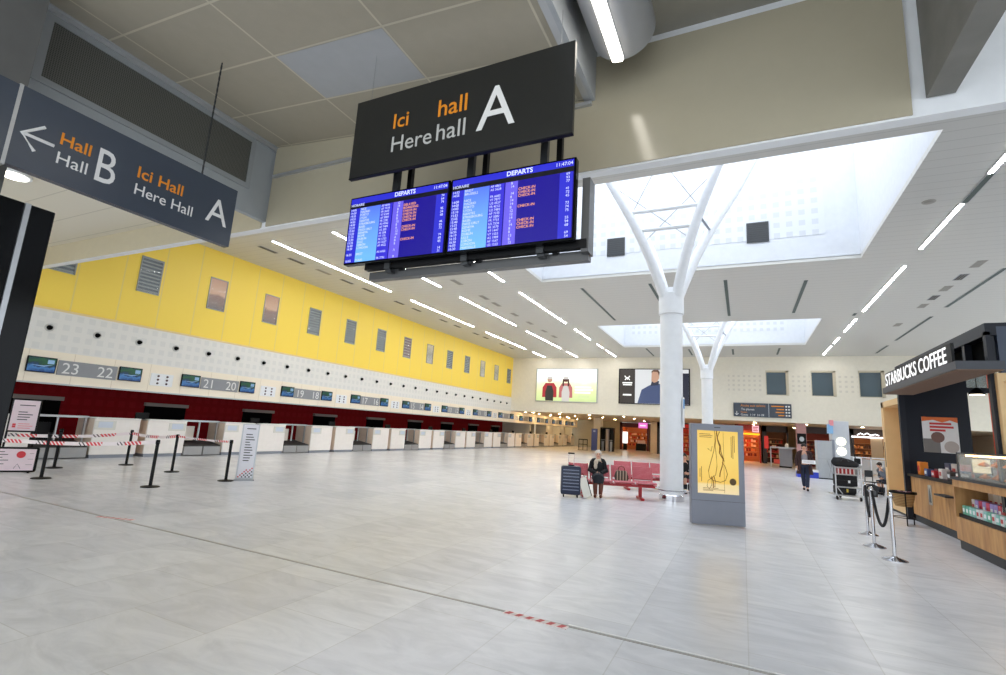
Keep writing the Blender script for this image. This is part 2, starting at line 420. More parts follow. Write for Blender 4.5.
struct('trim_12', p, mat('grey_tile', (176, 178, 180), 0.5), 'one greyer replacement tile in the beige ceiling', 'ceiling tile')
struct('trim_13', MB().box(-7.7, -1.7, YF - 0.09, YF - 0.04, 5.88, 5.93).box(-1.80, -1.70, -5, YF, zc(-1.72) - 0.03, zc(-1.72) + 0.04), ALU)
struct('wall_step', MB().box(-1.72, -1.66, -5, YF, 5.95, 6.75), LGREY, 'vertical step between the two entrance ceilings', 'wall')
struct('ceiling_right', MB().box(-1.72, XR, -5, YF, 6.72, 6.8), mat('dim_ceiling', (150, 146, 134), 0.5), 'plain ceiling right of the duct', 'ceiling')
struct('wall_beam', MB().box(1.74, 1.97, -2, YF - 0.02, 5.12, 6.72), CONC, 'raw concrete beam at upper right', 'beam')
struct('wall_pillar', MB().box(-7.72, -7.2, 1.3, 2.14, 0, 6.45), mat('dark_concrete', (100, 100, 98), 0.8, noise=.15, scale=3), 'dark concrete pillar behind the hanging sign', 'pillar')
struct('wall_entrance_left', MB().box(-20.8, -20.6, -8, -4, 0, 9), CREAMWALL)

# ------------------------------------------------------------------ left wall windows, nozzles, number panels
steel = mat('window_frame_grey', (150, 152, 150), 0.4, 0.4)
blind_a = cellmat('grey_blind', (74, 82, 88), (150, 152, 148), [('Z', 0.12, 0.22, 0)], 0.5)
blind_b = vgrad('sun_reflection_blind', [(0.0, (120, 96, 84)), (0.45, (150, 104, 78)), (0.55, (226, 178, 140)), (1.0, (206, 150, 110))], 0.06, 'Z', 5.27, 6.45, 0.35)  # sun reflected in the pane is put into the blind's copper colour
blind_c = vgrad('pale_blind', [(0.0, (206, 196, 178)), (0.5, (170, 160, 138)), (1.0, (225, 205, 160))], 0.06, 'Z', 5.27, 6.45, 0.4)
blind_d = cellmat('reddish_blind', (112, 62, 56), (168, 150, 140), [('Z', 0.16, 0.25, 0)], 0.5)
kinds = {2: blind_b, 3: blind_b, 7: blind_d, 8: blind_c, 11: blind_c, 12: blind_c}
wl = ['first', 'second', 'third', 'fourth', 'fifth', 'sixth', 'seventh', 'eighth', 'ninth', 'tenth', 'eleventh', 'twelfth', 'thirteenth', 'fourteenth']
for i in range(14):
    y = 6.81 + 2.372 * i
    if i == 0: y = 6.83
    f = MB(); w = 0.35; z0, z1 = 5.27, 6.46; X = XL
    f.box(X - 0.01, X + 0.03, y - w, y + w, z0, z0 + 0.03).box(X - 0.01, X + 0.03, y - w, y + w, z1 - 0.03, z1)
    f.box(X - 0.01, X + 0.03, y - w, y - w + 0.03, z0, z1).box(X - 0.01, X + 0.03, y + w - 0.03, y + w, z0, z1)
    o = struct('window_%d' % (1 + i), f, steel, '%s small slatted window along the yellow wall' % wl[i], 'window')
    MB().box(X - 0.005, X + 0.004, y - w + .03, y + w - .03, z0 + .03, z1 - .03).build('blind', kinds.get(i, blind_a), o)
    MB().box(X + 0.012, X + 0.018, y - w + .03, y + w - .03, z0 + .03, z1 - .03).build('pane', glassy('window_pane', (190, 205, 215), 0.05, 0.12), o)
noz = thing('air_nozzle', 'small round black air nozzle on the white band under the yellow wall', 'air nozzle', (XL + 0.02, 6.86, 3.63), PI / 2, 'air nozzles above the check-in desks')
MB().cyl((0, 0, 0), (0, -0.02, 0), 0.11, 0.11, 20).build('rim', mat('nozzle_rim', (196, 196, 192), 0.5), noz, True)
MB().cyl((0, -0.015, 0), (0, -0.10, 0.0), 0.072, 0.05, 16).build('jet', PURE, noz, True)
for i in range(1, 28): dup(noz, (XL + 0.02, 6.86 + 1.177 * i, 3.63 - 0.001 * i))

scr_img = vgrad('airport_screen', [(0.0, (30, 70, 130)), (0.28, (70, 130, 190)), (0.42, (20, 60, 110)), (0.55, (20, 60, 60)), (0.75, (36, 96, 56)), (1.0, (24, 66, 70))], 0.4, 'Z', -0.2, 0.2, 0.9)
def info_screen(y, z, label, grp='information screens on the cream band'):
    t = thing('information_screen', label, 'screen', (XL + 0.05, y, z), PI / 2, grp)
    MB().box(-0.33, 0.33, -0.05, 0, -0.215, 0.215, 0.008).build('casing', BLACKM, t)
    MB().box(-0.305, 0.305, -0.053, -0.049, -0.19, 0.19).build('picture', scr_img, t)
    q = MB(); q.prism([(-0.28, -0.02), (0.05, -0.05), (0.26, 0.02), (0.04, -0.02)], -0.056, -0.052)
    q.box(0.12, 0.27, -0.056, -0.052, 0.04, 0.15)
    q.build('graphic', mat('screen_pale', (150, 190, 230), 0.4, emit=0.5), t)
    return t
PIT = 4.21
for j in range(12):
    yc = 7.98 + PIT * j; n1, n2 = 23 - 2 * j, 22 - 2 * j
    far = j >= 8
    lab = 'grey sign with desk numbers %d and %d' % (n1, n2) if not far else '%s of the four far number signs under the low soffit' % ['nearest', 'second', 'third', 'farthest'][j - 8]
    zc0 = 2.55 if not far else 2.5
    t = thing('desk_number_sign', lab, 'number sign', (XL + 0.05, yc, zc0), PI / 2, 'desk number signs')
    MB().box(-0.75, 0.75, -0.02, 0, -0.21, 0.21).build('panel', NUMG, t)
    text('numerals', '%d' % n1, 0.44, INK_W, t, (-0.66, -0.021, -0.155))
    text('numerals', '%d' % n2, 0.44, INK_W, t, (0.66, -0.021, -0.155), align='RIGHT')
    for s, w in ((-1, 'left'), (1, 'right')):
        info_screen(yc + s * 1.13, 2.575 if not far else 2.5, 'blue and green screen %s of the %s' % (w, 'numbers %d %d' % (n1, n2) if not far else wl[j - 8] + ' far number sign'))
    t = thing('indicator_panel', ('white panel of six small dark dials after the numbers %d %d' % (n1, n2)) if not far else 'white dial panel after the %s far number sign' % wl[j - 8], 'panel', (XL + 0.05, yc + 2.12, 2.5), PI / 2, 'dial panels on the cream band')
    MB().box(-0.36, 0.36, -0.015, 0, -0.2, 0.2, 0.004).build('plate', WHITE, t)
    for a in (-0.13, 0.16):
        for q in (-0.12, 0, 0.12):
            MB().cyl((a, -0.014, q), (a, -0.03, q), 0.035, 0.035, 12).build('dial', mat('dial_dark', (84, 60, 62), 0.5), t)

# ------------------------------------------------------------------ check-in desks
def desk(y0, w, label, paper):
    t = thing('check_in_desk', label, 'check-in desk', (-17.4, y0 + w / 2, 0), PI / 2, 'check-in desks')
    h = w / 2
    MB().box(-h, h, 0, 0.05, 0.1, 1.17, 0.01).build('front_panel', mat('desk_cream', (244, 238, 232), 0.35), t)
    MB().box(-h + 0.03, h - 0.03, 0.02, 0.9, 0, 0.1).build('plinth', GREYP, t)
    for s in (-1, 1):
        MB().box(s * (h - 0.03), s * h, 0.05, 0.95, 0.1, 1.15).build('side_panel', mat('desk_tan', (232, 212, 192), 0.4), t)
    MB().box(-h, h, -0.03, 0.40, 1.16, 1.20, 0.008).build('top_ledge', mat('ledge_white', (242, 240, 234), 0.3), t)
    MB().box(-h + 0.05, h - 0.05, 0.40, 0.95, 0.74, 0.77).build('worktop', GREYP, t)
    if paper is not None:
        s = MB().box(paper - 0.28, paper + 0.28, -0.012, 0, 0.84, 1.10).build('notice_holder', mat('clear_tray', (226, 224, 216), 0.2), t)
        MB().box(paper - 0.19, paper + 0.19, -0.016, -0.012, 0.90, 1.08).build('notice', mat('notice_paper', (206, 214, 226), 0.5), s)
    return t
def belt(y0, w, label, board=True):
    t = thing('baggage_conveyor', label, 'conveyor', (-17.4, y0 + w / 2, 0), PI / 2, 'baggage conveyors between the desks')
    h = w / 2
    for s in (-1, 1):
        MB().box(s * 0.02, s * (h - 0.03), 0.0, 0.9, 0.03, 0.32, 0.01).build('housing', mat('conveyor_grey', (164, 164, 164), 0.4, 0.3), t)
    MB().prismx([(0.0, 0.32), (0.02, 0.36), (1.0, 0.52), (1.0, 0.40), (0.9, 0.32)], -h + 0.04, h - 0.04).build('rubber_belt', mat('belt_rubber', (36, 32, 32), 0.6), t)
    MB().prismx([(0.9, 0.05), (0.9, 0.44), (3.0, 0.70), (3.0, 0.05)], -h + 0.1, h - 0.1).build('injector', mat('conveyor_side', (120, 118, 116), 0.5), t)
    f = MB().box(-h, h, 0.30, 0.42, 1.16, 1.22)
    f.box(-0.06, -0.02, 0.33, 0.38, 0.5, 1.16).box(h - 0.08, h - 0.03, 0.33, 0.38, 0.3, 1.16).box(-h + 0.03, -h + 0.08, 0.33, 0.38, 0.3, 1.16)
    f.build('gantry', ALU, t)
    g = MB().box(-h + 0.12, -0.1, 0.5, 0.53, 0.5, 1.0)
    g.build('scale_board', mat('scale_white', (226, 216, 206), 0.4) if board else BLACKM, t)  # first conveyor gets a black board, standing for the shadowed gap there
    return t
def staff_monitor(y, label):
    t = thing('staff_monitor', label, 'monitor', (-17.62, y, 1.2), PI / 2, 'staff monitors on the desks')
    MB().cyl((0, 0, 0), (0, 0, 0.015), 0.1, 0.1, 14).build('base', BLACKM, t)
    MB().cyl((0, 0, 0.01), (0, 0, 0.12), 0.02, 0.02, 8).build('stem', BLACKM, t)
    MB().box(-0.2, 0.2, -0.03, 0.03, -0.02, 0.2, 0.01).build('screen', BLACKM, t)
    return t
for j in range(12):
    yc = 7.98 + PIT * j; n1, n2 = 23 - 2 * j, 22 - 2 * j
    if j < 8:
        L1 = 'cream check-in desk under number %d, left of its conveyor' % n1; L2 = 'cream check-in desk under number %d, right of its conveyor' % n2
        LB = 'grey baggage conveyor between desks %d and %d' % (n1, n2); LH = 'black hatch with grey lintel behind conveyor %d %d' % (n1, n2)
        LM = 'black staff monitor between desks %d and %d' % (n2, n2 - 1)
    else:
        q = ['nearest', 'second', 'third', 'farthest'][j - 8] + ' pair under the low far soffit'
        L1 = 'left cream check-in desk of the ' + q; L2 = 'right cream check-in desk of the ' + q; LB = 'baggage conveyor of the ' + q; LH = 'black hatch behind the ' + q
        LM = 'black staff monitor beside the ' + q
    desk(yc - 2.34, 1.26, L1, 0.32 if j else None); desk(yc + 0.37, 1.26, L2, -0.34); belt(yc - 1.06, 1.40, LB, j > 0)
    staff_monitor(yc + 1.76 if j < 8 else yc + 1.5, LM)
    t = thing('baggage_hatch', LH, 'hatch', (-20.6, yc, 0), PI / 2, 'baggage hatches in the red wall')
    MB().box(-0.78, 0.78, -0.06, 0, 0.45, 1.62).build('dark_opening', PURE, t)  # black sheet stands for the shade inside the tunnel opening
    MB().box(-0.82, 0.82, -0.16, 0, 1.62, 1.75, 0.01).build('lintel', mat('lintel_grey', (150, 138, 130), 0.5), t)
t = thing('notice_stand', 'narrow white notice panel standing on the far desks', 'notice', (-17.1, 42.9, 0), PI / 2)
MB().box(-0.2, 0.2, 0, 0.03, 1.2, 2.1).build('panel', WHITE, t); MB().box(-0.03, 0.03, 0.03, 0.06, 0.0, 1.5).build('post', GREYM, t)
MB().box(-0.16, 0.16, -0.08, 0.16, 0, 0.02).build('foot', GREYM, t)

# ------------------------------------------------------------------ queue posts, tapes, notice boards
def stanchion(x, y, label):
    t = thing('queue_post', label, 'queue post', (x, y, 0), 0, 'black queue posts')
    MB().lathe([(0.17, 0), (0.17, 0.012), (0.15, 0.022), (0.04, 0.032), (0.035, 0.04)], 24).build('base', BLACKM, t, True)
    MB().cyl((0, 0, 0.03), (0, 0, 0.86), 0.032, 0.032, 16).build('post', BLACKM, t, True)
    MB().lathe([(0.036, 0.86), (0.04, 0.865), (0.04, 0.93), (0.03, 0.945)], 16).build('tape_head', BLACK, t, True)
    return t
ST = {'A': (-10.93, 6.44), 'B': (-13.25, 5.59), 'C': (-13.18, 8.23), 'D': (-10.97, 8.14), 'E': (-15.23, 8.24), 'F': (-15.17, 6.61)}
SL = {'A': 'black queue post nearest the camera at the tape corner', 'B': 'black queue post left end in front of the low poster, tape across it', 'C': 'black queue post standing before desk 21 on the back row', 'D': 'black queue post beside the white list banner', 'E': 'black queue post in front of the gap after desk 22', 'F': 'black queue post in front of conveyor 23 22'}
for k, (x, y) in ST.items(): stanchion(x, y, SL[k])
tape_m = {}
def tapemat(L):
    m = bpy.data.materials.new('hazard_tape'); m.use_nodes = True
    nt = m.node_tree; b = nt.nodes['Principled BSDF']; tc = nt.nodes.new('ShaderNodeTexCoord'); sp = nt.nodes.new('ShaderNodeSeparateXYZ')
    nt.links.new(tc.outputs['Object'], sp.inputs[0])
    v = _math(nt, 'FRACT', _math(nt, 'ADD', _math(nt, 'MULTIPLY', sp.outputs[0], 1.15), 50))
    d = _math(nt, 'FRACT', _math(nt, 'ADD', _math(nt, 'MULTIPLY', _math(nt, 'ADD', sp.outputs[0], sp.outputs[2]), 11), 50))
    red = _math(nt, 'MULTIPLY', _math(nt, 'LESS_THAN', v, 0.42), _math(nt, 'LESS_THAN', d, 0.6))
    dk = _math(nt, 'MULTIPLY', _math(nt, 'GREATER_THAN', v, 0.8), _math(nt, 'LESS_THAN', d, 0.4))
    m1 = nt.nodes.new('ShaderNodeMix'); m1.data_type = 'RGBA'; m1.inputs[6].default_value = lin((238, 226, 226)); m1.inputs[7].default_value = lin((214, 60, 66))
    nt.links.new(red, m1.inputs[0])
    m2 = nt.nodes.new('ShaderNodeMix'); m2.data_type = 'RGBA'; m2.inputs[7].default_value = lin((70, 60, 62))
    nt.links.new(m1.outputs[2], m2.inputs[6]); nt.links.new(dk, m2.inputs[0]); nt.links.new(m2.outputs[2], b.inputs['Base Color'])
    b.inputs['Roughness'].default_value = 0.4
    return m
TAPE = tapemat(1)
def tape(p, q, label, sag=0.03, w=0.075):
    p, q = Vector(p), Vector(q); d = q - p; L = math.hypot(d.x, d.y)
    b = MB(); n = 14; top = []; bot = []
    for k in range(n + 1):
        u = k / n; z = d.z * u - sag * 4 * u * (1 - u)
        top.append((L * u, z + w / 2)); bot.append((L * u, z - w / 2))
    for k in range(n):
        vs = [b.b.verts.new((x, yy, z)) for yy in (-0.002, 0.002) for x, z in (bot[k], bot[k + 1], top[k + 1], top[k])]
        for f in ((3, 2, 1, 0), (4, 5, 6, 7), (0, 1, 5, 4), (2, 3, 7, 6)): b.b.faces.new([vs[i] for i in f])
    bmesh.ops.remove_doubles(b.b, verts=b.b.verts[:], dist=1e-4)
    o = b.build('barrier_tape', TAPE, loc=p, rot=(0, 0, math.atan2(d.y, d.x)))
    return tag(o, label, 'barrier tape', 'red and white barrier tapes')
def top(k, z=0.9, off=(0, 0)): return (ST[k][0] + off[0], ST[k][1] + off[1], z)
tape(top('B', .73), top('A'), 'red and white tape between the two nearest queue posts')
tape((-16.6, 4.3, 0.72), top('B', .73), 'red and white tape passing over the low poster at left', 0.01)
tape(top('F', .76), top('E', .86), 'red and white tape in front of desk 22')
tape(top('E', .86), top('C'), 'red and white tape sagging in front of desk 21', 0.06)
tape(top('C'), top('D'), 'thin white and red tape running to the post by the list banner', 0.02, 0.045)
tape((-16.3, 5.35, 0.78), top('F', .76), 'red and white tape across the tall poster', 0.02)

t = thing('notice_board', 'low wide white poster board with a red dot standing on the floor', 'poster board', (-14.75, 5.4, 0), math.atan2(0.8, -0.47) - PI + PI/2 + PI/2)
PB = math.atan2(0.80, 0.0)
t.location = (-14.55, 5.34, 0); t.rotation_euler = (0, 0, math.radians(62))
MB().box(-0.62, 0.62, 0, 0.05, 0.02, 0.56, 0.04).build('frame', BLACKM, t)
MB().box(-0.57, 0.57, -0.006, 0, 0.06, 0.52).build('poster', PINKP, t)
MB().cyl((0.33, -0.006, 0.40), (0.33, -0.012, 0.40), 0.075, 0.075, 18).build('red_dot', mat('dot_red', (205, 50, 60), 0.5), t)
lines(t, INK_K, -0.16, (0.46, 0.40, 0.34, 0.28, 0.2), (0.22, 0.28, 0.2, 0.3, 0.24), 0.014, -0.009)
b = MB()
for k in range(3): b.box(0.43 + 0.02 * k, 0.54, -0.009, -0.006, 0.18 + 0.12 * k, 0.186 + 0.12 * k)
b.tube([(0.25, -0.008, 0.1), (0.3, -0.008, 0.2), (0.36, -0.008, 0.1)], 0.004, 5); b.build('line_drawing', INK_K, t)
for s in (-1, 1): MB().box(s * 0.5 - 0.02, s * 0.5 + 0.02, -0.0, 0.25, 0, 0.03).build('foot', BLACKM, t)
t = thing('poster_stand', 'tall pale poster in a black frame with a red badge, left by the desks', 'poster stand', (-15.65, 6.02, 0), math.radians(66))
MB().box(-0.27, 0.27, 0, 0.04, 0.82, 1.62, 0.02).build('frame', BLACKM, t)
MB().box(-0.235, 0.235, -0.006, 0, 0.86, 1.58).build('poster', PINKP, t)
b = MB()
for s in (-1, 1): b.box(s * 0.25 - 0.02, s * 0.25 + 0.02, 0, 0.04, 0.03, 0.84)
b.box(-0.25, 0.25, 0, 0.04, 0.42, 0.46); b.build('legs', BLACKM, t)
MB().box(-0.3, 0.3, -0.15, 0.2, 0, 0.03).build('foot', BLACKM, t)
lines(t, INK_K, -0.12, (1.46, 1.30, 1.24, 1.18, 1.12), (0.28, 0.16, 0.26, 0.22, 0.18), 0.02, -0.009)
lines(t, mat('badge_red', (206, 50, 60), 0.5), -0.18, (0.95, 1.0), (0.06, 0.06), 0.045, -0.009, 'badge')
lines(t, mat('print_pink', (226, 120, 130), 0.5), -0.08, (0.97, 0.92, 1.02), (0.26, 0.22, 0.2), 0.016, -0.009)
t = thing('list_banner', 'narrow white banner with a printed list and a checkered foot', 'banner', (-10.9, 8.57, 0), math.radians(52))
MB().box(-0.19, 0.19, 0, 0.03, 0.03, 1.33).build('board', mat('banner_grey', (206, 208, 214), 0.4), t)
MB().box(-0.16, 0.16, -0.006, 0, 0.05, 1.31).build('sheet', mat('banner_white', (232, 230, 236), 0.5), t)
MB().box(-0.22, 0.22, -0.16, 0.18, 0, 0.03).build('foot', GREYM, t)
lines(t, INK_K, -0.09, [1.22] + [1.08 - 0.062 * k for k in range(11)], [0.2, .14, .17, .2, .1, .12, .16, .18, .14, .2, .15, .13], 0.02, -0.009)
for cname, cm, ph in (('red_checks', mat('badge_red', (206, 50, 60)), 0), ('dark_checks', INK_K, 1)):
    b = MB()
    for i in range(8):
        for k in range(8):
            if (i + k) % 2 == 0 and k < 1.2 + i * 0.75 and (k >= 0.2 + i * 0.75 - 1) == (ph == 0): b.box(-0.155 + i * 0.04, -0.125 + i * 0.04, -0.009, -0.006, 0.06 + k * 0.04, 0.09 + k * 0.04)
    if len(b.b.verts): b.build(cname, cm, t)
for nm, x, y, l, ang in (('floor_tape', -8.18, 4.42, 'scuffed red and white floor tape patch on the joint at left', 0.3), ('floor_tape', -1.66, 4.37, 'short red and white tape strip stuck on the floor joint', -0.05)):
    t = thing(nm, l, 'floor tape', (x, y, 0), ang, 'tape on the floor joint')
    MB().box(-0.3, 0.3, -0.035, 0.035, 0.0, 0.005).build('strip', mat('tape_white', (222, 206, 204), 0.5), t)
    b = MB()
    for k in range(6):
        x0 = -0.29 + k * 0.1
        b.b.faces.new([b.b.verts.new(p) for p in ((x0, -.034, .0055), (x0 + .05, -.034, .0055), (x0 + .075, .034, .0055), (x0 + .025, .034, .0055))])
    b.build('red_stripes', mat('tape_red', (196, 62, 62), 0.5), t)

# ------------------------------------------------------------------ ceiling fittings in the hall
ordn = ['nearest', 'second', 'third', 'fourth', 'fifth', 'farthest']
rows = [(-14.55, [(11.2, 17.7), (19.32, 25.7), (27.35, 33.8), (35.3, 37.9)], 'row by the yellow wall'), (-11.78, [(11.2, 17.65), (19.35, 25.8), (27.4, 33.8), (35.2, 37.9)], 'second row from the yellow wall'),
        (-8.7, [(11.2, 17.6), (19.25, 25.65), (27.35, 30.7), (32.35, 33.9), (34.8, 37.8)], 'row left of the roof lights'), (4.84, [(9.6, 13.0), (14.55, 17.65), (19.27, 25.5), (27.1, 30.05), (31.7, 33.4), (34.45, 37.55)], 'row right of the roof lights')]
for x, segs, rl in rows:
    for i, (a, c) in enumerate(segs):
        t = thing('light_line', '%s lit ceiling line in the %s' % ('farthest' if i == len(segs) - 1 else ordn[i], rl), 'ceiling light', (x, (a + c) / 2, ZC), 0, 'lit lines in the hall ceiling')
        h = (c - a) / 2
        MB().box(-0.075, 0.075, -h - 0.03, h + 0.03, -0.012, 0.0).build('trim_profile', ALU, t)
        MB().box(-0.036, 0.036, -h, h, -0.02, -0.008).build('diffuser', LED, t)
slots = [(-5.9, 19.3, 25.45), (-3.15, 19.3, 25.4), (-0.45, 19.5, 25.45), (2.2, 20.2, 25.35), (-5.82, 34.4, 37.7), (-3.13, 34.9, 37.5), (-0.46, 35.1, 37.4), (2.2, 34.9, 37.5), (7.6, 20.25, 25.4), (7.58, 27.1, 32.9), (7.57, 34.5, 37.3), (4.87, 13.05, 14.5), (4.62, 25.9, 26.35), (7.62, 12.0, 18.0)]
sn = ['left of the roof light gap', 'behind the near column top', 'right of the near column', 'near the roof light corner', 'in front of the left billboard', 'in front of the right billboard', 'in front of the perforated wall patch', 'in front of the first upper window', 'first of the outer right row', 'second of the outer right row', 'third of the outer right row', 'between the nearest right lit lines', 'short one in the right lit row', 'nearest of the outer right row']
for (x, a, c), s in zip(slots, sn):
    t = thing('ceiling_slot', 'thin dark unlit slot in the hall ceiling, %s' % s, 'ceiling slot', (x, (a + c) / 2, ZC), 0, 'dark slots in the hall ceiling')
    h = (c - a) / 2
    MB().box(-0.06, 0.06, -h, h, -0.006, 0.0).build('recess', SLOT, t)
    b = MB().box(-0.075, -0.06, -h, h, -0.012, 0).box(0.06, 0.075, -h, h, -0.012, 0); b.build('lips', ALU, t)
def cvent(x, y, dark, label, w=0.16, l=0.36):
    t = thing('ceiling_vent', label, 'ceiling vent', (x, y, ZC), 0, 'small vents in the hall ceiling')
    MB().box(-w / 2 - 0.02, w / 2 + 0.02, -l - 0.02, l + 0.02, -0.006, 0).build('frame', VENTL if not dark else GREYP, t)
    b = MB()
    for k in range(3): b.box(-w / 2 + k * w / 3 + 0.008, -w / 2 + (k + 1) * w / 3 - 0.008, -l, l, -0.010, -0.005)
    b.build('louvres', VENTD if dark else mat('vent_mid', (150, 147, 140), 0.6), t)
for i, y in enumerate((11.8, 13.1, 15.9, 17.3, 19.65, 21.15, 23.85, 25.4, 27.8, 29.2, 31.8, 33.4)):
    cvent(-15.52, y, True, 'dark ceiling vent along the yellow wall, %s from the entrance' % wl[i])
for y in (14.5,): cvent(-15.5, y, False, 'pale ceiling vent along the yellow wall')
for i, y in enumerate((17.2, 19.7, 21.0, 23.2, 25.3, 27.6, 29.4)): cvent(-10.7, y, False, 'faint ceiling vent between lit rows on the left, %s from the entrance' % wl[i], 0.2)
for i, y in enumerate((19.6, 21.0, 22.4, 23.7, 25.0, 28.7)): cvent(6.75, y, i in (1, 3), 'faint ceiling vent on the right, %s from the entrance' % wl[i], 0.22, 0.33)
t = thing('ceiling_speaker', 'small round speaker in the ceiling beside the roof light', 'speaker', (4.13, 14.2, ZC))
MB().cyl((0, 0, 0), (0, 0, -0.015), 0.14, 0.13, 20).build('grille', VENTL, t, True); MB().cyl((0, 0, -0.014), (0, 0, -0.02), 0.10, 0.09, 20).build('cone', mat('vent_mid', (150, 147, 140)), t, True)

# ------------------------------------------------------------------ tree columns
def tree_column(x, y, label):
    t = thing('tree_column', label, 'column', (x, y, 0), 0, 'white tree columns under the roof lights')
    MB().cyl((0, 0, 0.05), (0, 0, 5.05), 0.295, 0.295, 40).build('shaft', WHITE, t, True)
    MB().lathe([(0.295, 4.98), (0.335, 5.0), (0.335, 5.58), (0.30, 5.6)], 40).build('collar', WHITE, t, True)
    MB().lathe([(0.32, 0), (0.32, 0.14), (0.30, 0.16)], 40).build('base_ring', CHROME, t, True)
    ring = MB(); ring.tube([(0.45 * math.cos(a * PI / 16), 0.45 * math.sin(a * PI / 16), 0.27) for a in range(33)], 0.018, 8)
    for a in range(4): ring.cyl((0.29 * math.cos(a * PI / 2), 0.29 * math.sin(a * PI / 2), 0.27), (0.45 * math.cos(a * PI / 2), 0.45 * math.sin(a * PI / 2), 0.27), 0.012, seg=6)
    ring.build('guard_rail', CHROME, t, True)
    def pt(sx, sy, z):
        u = (z - 5.5) / 4.0
        ex, ey = {(-1, -1): (-1.65, -1.0), (1, -1): (1.37, -1.0), (-1, 1): (-1.45, .85), (1, 1): (1.75, .85)}[(sx, sy)]
        v = u * 4.0 / 3.4; bow = -0.13 * math.sin(min(v, 1) * PI) * sx
        return Vector((sx * .16 + (ex - sx * .16) * v + bow, sy * .16 + (ey - sy * .16) * v, z))
    for sx in (-1, 1):
        for sy in (-1, 1):
            MB().tube([pt(sx, sy, 5.5 + 0.5 * k) for k in range(11)] + [pt(sx, sy, 10.9)], [0.145 - 0.004 * k for k in range(12)], 14).build('arm', WHITE, t, True)
    for z in (7.34, 7.86):
        for sy in (-1,): MB().cyl(pt(-1, sy, z), pt(1, sy, z), 0.055, seg=10).build('crossbar', WHITE, t, True)
    for sx in (-1, 1): MB().cyl(pt(sx, -1, 7.6), pt(sx, 1, 7.6), 0.035, seg=8).build('link', GREYP, t, True)
    rods = MB()
    for sy in (-1,):
        for s in (-1, 1):
            rods.cyl(pt(s, sy, 7.75), pt(-1, sy, 9.2).lerp(pt(1, sy, 9.2), .5), 0.011, seg=6).cyl(pt(s, sy, 7.0), pt(-s, sy, 8.7), 0.011, seg=6)
    rods.build('tie_rods', GREYM, t)
    MB().lathe([(0.30, 5.55), (0.22, 5.75), (0.05, 5.8)], 24).build('crown', WHITE, t, True)
    return t
tree_column(-1.73, 14.22, 'white tree column beside the red bench, nearer one')
tree_column(-1.76, 30.2, 'farther white tree column behind the yellow poster lightbox')
t = thing('door_sticker', 'small blue and white sticker panel on the near column side', 'sticker', (-1.43, 14.22, 2.2), 0)
MB().box(0, 0.02, -0.16, 0.16, -0.3, 0.5).build('backing', WHITE, t); MB().box(0.02, 0.025, -0.15, 0.15, 0.2, 0.45).build('blue_field', mat('sticker_blue', (80, 150, 210)), t)

# ------------------------------------------------------------------ signs and departures boards near the camera
t = thing('hanging_sign', 'black hanging sign with orange and white hall A lettering', 'sign', (0, 4.2, 0))
MB().box(-4.27, -1.43, 0, 0.05, 4.49, 5.52, 0.004).build('face', SIGNB, t)
text('orange_words', 'Ici', 0.27, INK_O, t, (-3.68, -0.002, 5.03), bold=0.002)
text('orange_words', 'hall', 0.30, INK_O, t, (-3.05, -0.002, 5.035), bold=0.002)
text('white_words', 'Here', 0.285, mat('dim_white_lettering', (190, 190, 186)), t, (-3.68, -0.002, 4.725))
text('white_words', 'hall', 0.30, _M['dim_white_lettering'], t, (-3.05, -0.002, 4.735))
text('hall_letter', 'A', 0.72, INK_W, t, (-2.52, -0.002, 4.74), sx=0.95)
for x in (-4.1, -1.6): MB().cyl((x, 0.05, 5.5), (x, 0.05, zc(x)), 0.002, seg=5).build('suspension_wire', GREYM, t)
MB().box(-4.27, -1.43, -0.003, 0.05, 4.478, 4.49).build('bottom_edge', BLACKM, t)

t = thing('display_gantry', 'dark steel rail frame carrying two departures screens under the black sign', 'frame', (0, 4.45, 0))
def bar(p, q, w=0.035): 
    return MB().box(min(p[0], q[0]) - w, max(p[0], q[0]) + w, min(p[1], q[1]) - 0.02, max(p[1], q[1]) + 0.02, min(p[2], q[2]) - w, max(p[2], q[2]) + w)
MB().box(-4.2, -1.37, 0.12, 0.20, 3.44, 3.53).build('lower_rail', BLACKM, t)
MB().box(-4.2, -1.37, 0.22, 0.32, 3.34, 3.44).build('rear_rail', mat('mid_steel', (96, 96, 96), 0.35, 0.5), t)
MB().box(-1.43, -1.35, 0.14, 0.32, 3.40, 4.20).build('end_plate', mat('mid_steel', (96, 96, 96)), t)
for x in (-3.84, -2.77, -1.86):
    MB().box(x - 0.04, x + 0.04, 0.10, 0.16, 3.42, 5.3).build('post', DARKM, t)
    MB().box(x + 0.11, x + 0.17, 0.19, 0.25, 3.42, 5.3).build('post', BLACKM, t)
    MB().box(x - 0.04, x + 0.04, 0.13, 0.28, 3.39, 3.47).build('bracket', DARKM, t)

SCR_B = mat('departures_blue', (22, 6, 140), 0.25, emit=0.9); SCR_H = mat('departures_header_blue', (44, 46, 200), 0.25, emit=0.9)
SCR_L = vgrad('departures_lightblue', [(0.0, (104, 172, 236)), (0.5, (98, 150, 234)), (1.0, (80, 110, 226))], 0.9, 'Z', -0.4, 0.3)
SCR_P = mat('departures_violet', (104, 92, 226), 0.3, emit=0.9); SCR_K = mat('departures_black', (10, 8, 20), 0.3, emit=0.5)
T_W = mat('screen_white_text', (205, 214, 250), 0.4, emit=1.0); T_O = mat('screen_orange_text', (240, 160, 96), 0.4, emit=1.1)
DEST = ['LYON', 'MARSEILLE', 'PARIS ORLY', 'NICE', 'LILLE', 'NANTES', 'BREST', 'GENEVA', 'MADRID', 'LISBON', 'STRASBOURG', 'BRUSSELS', 'ROME', 'PORTO', 'LONDON', 'BASEL', 'TUNIS', 'DUBLIN']
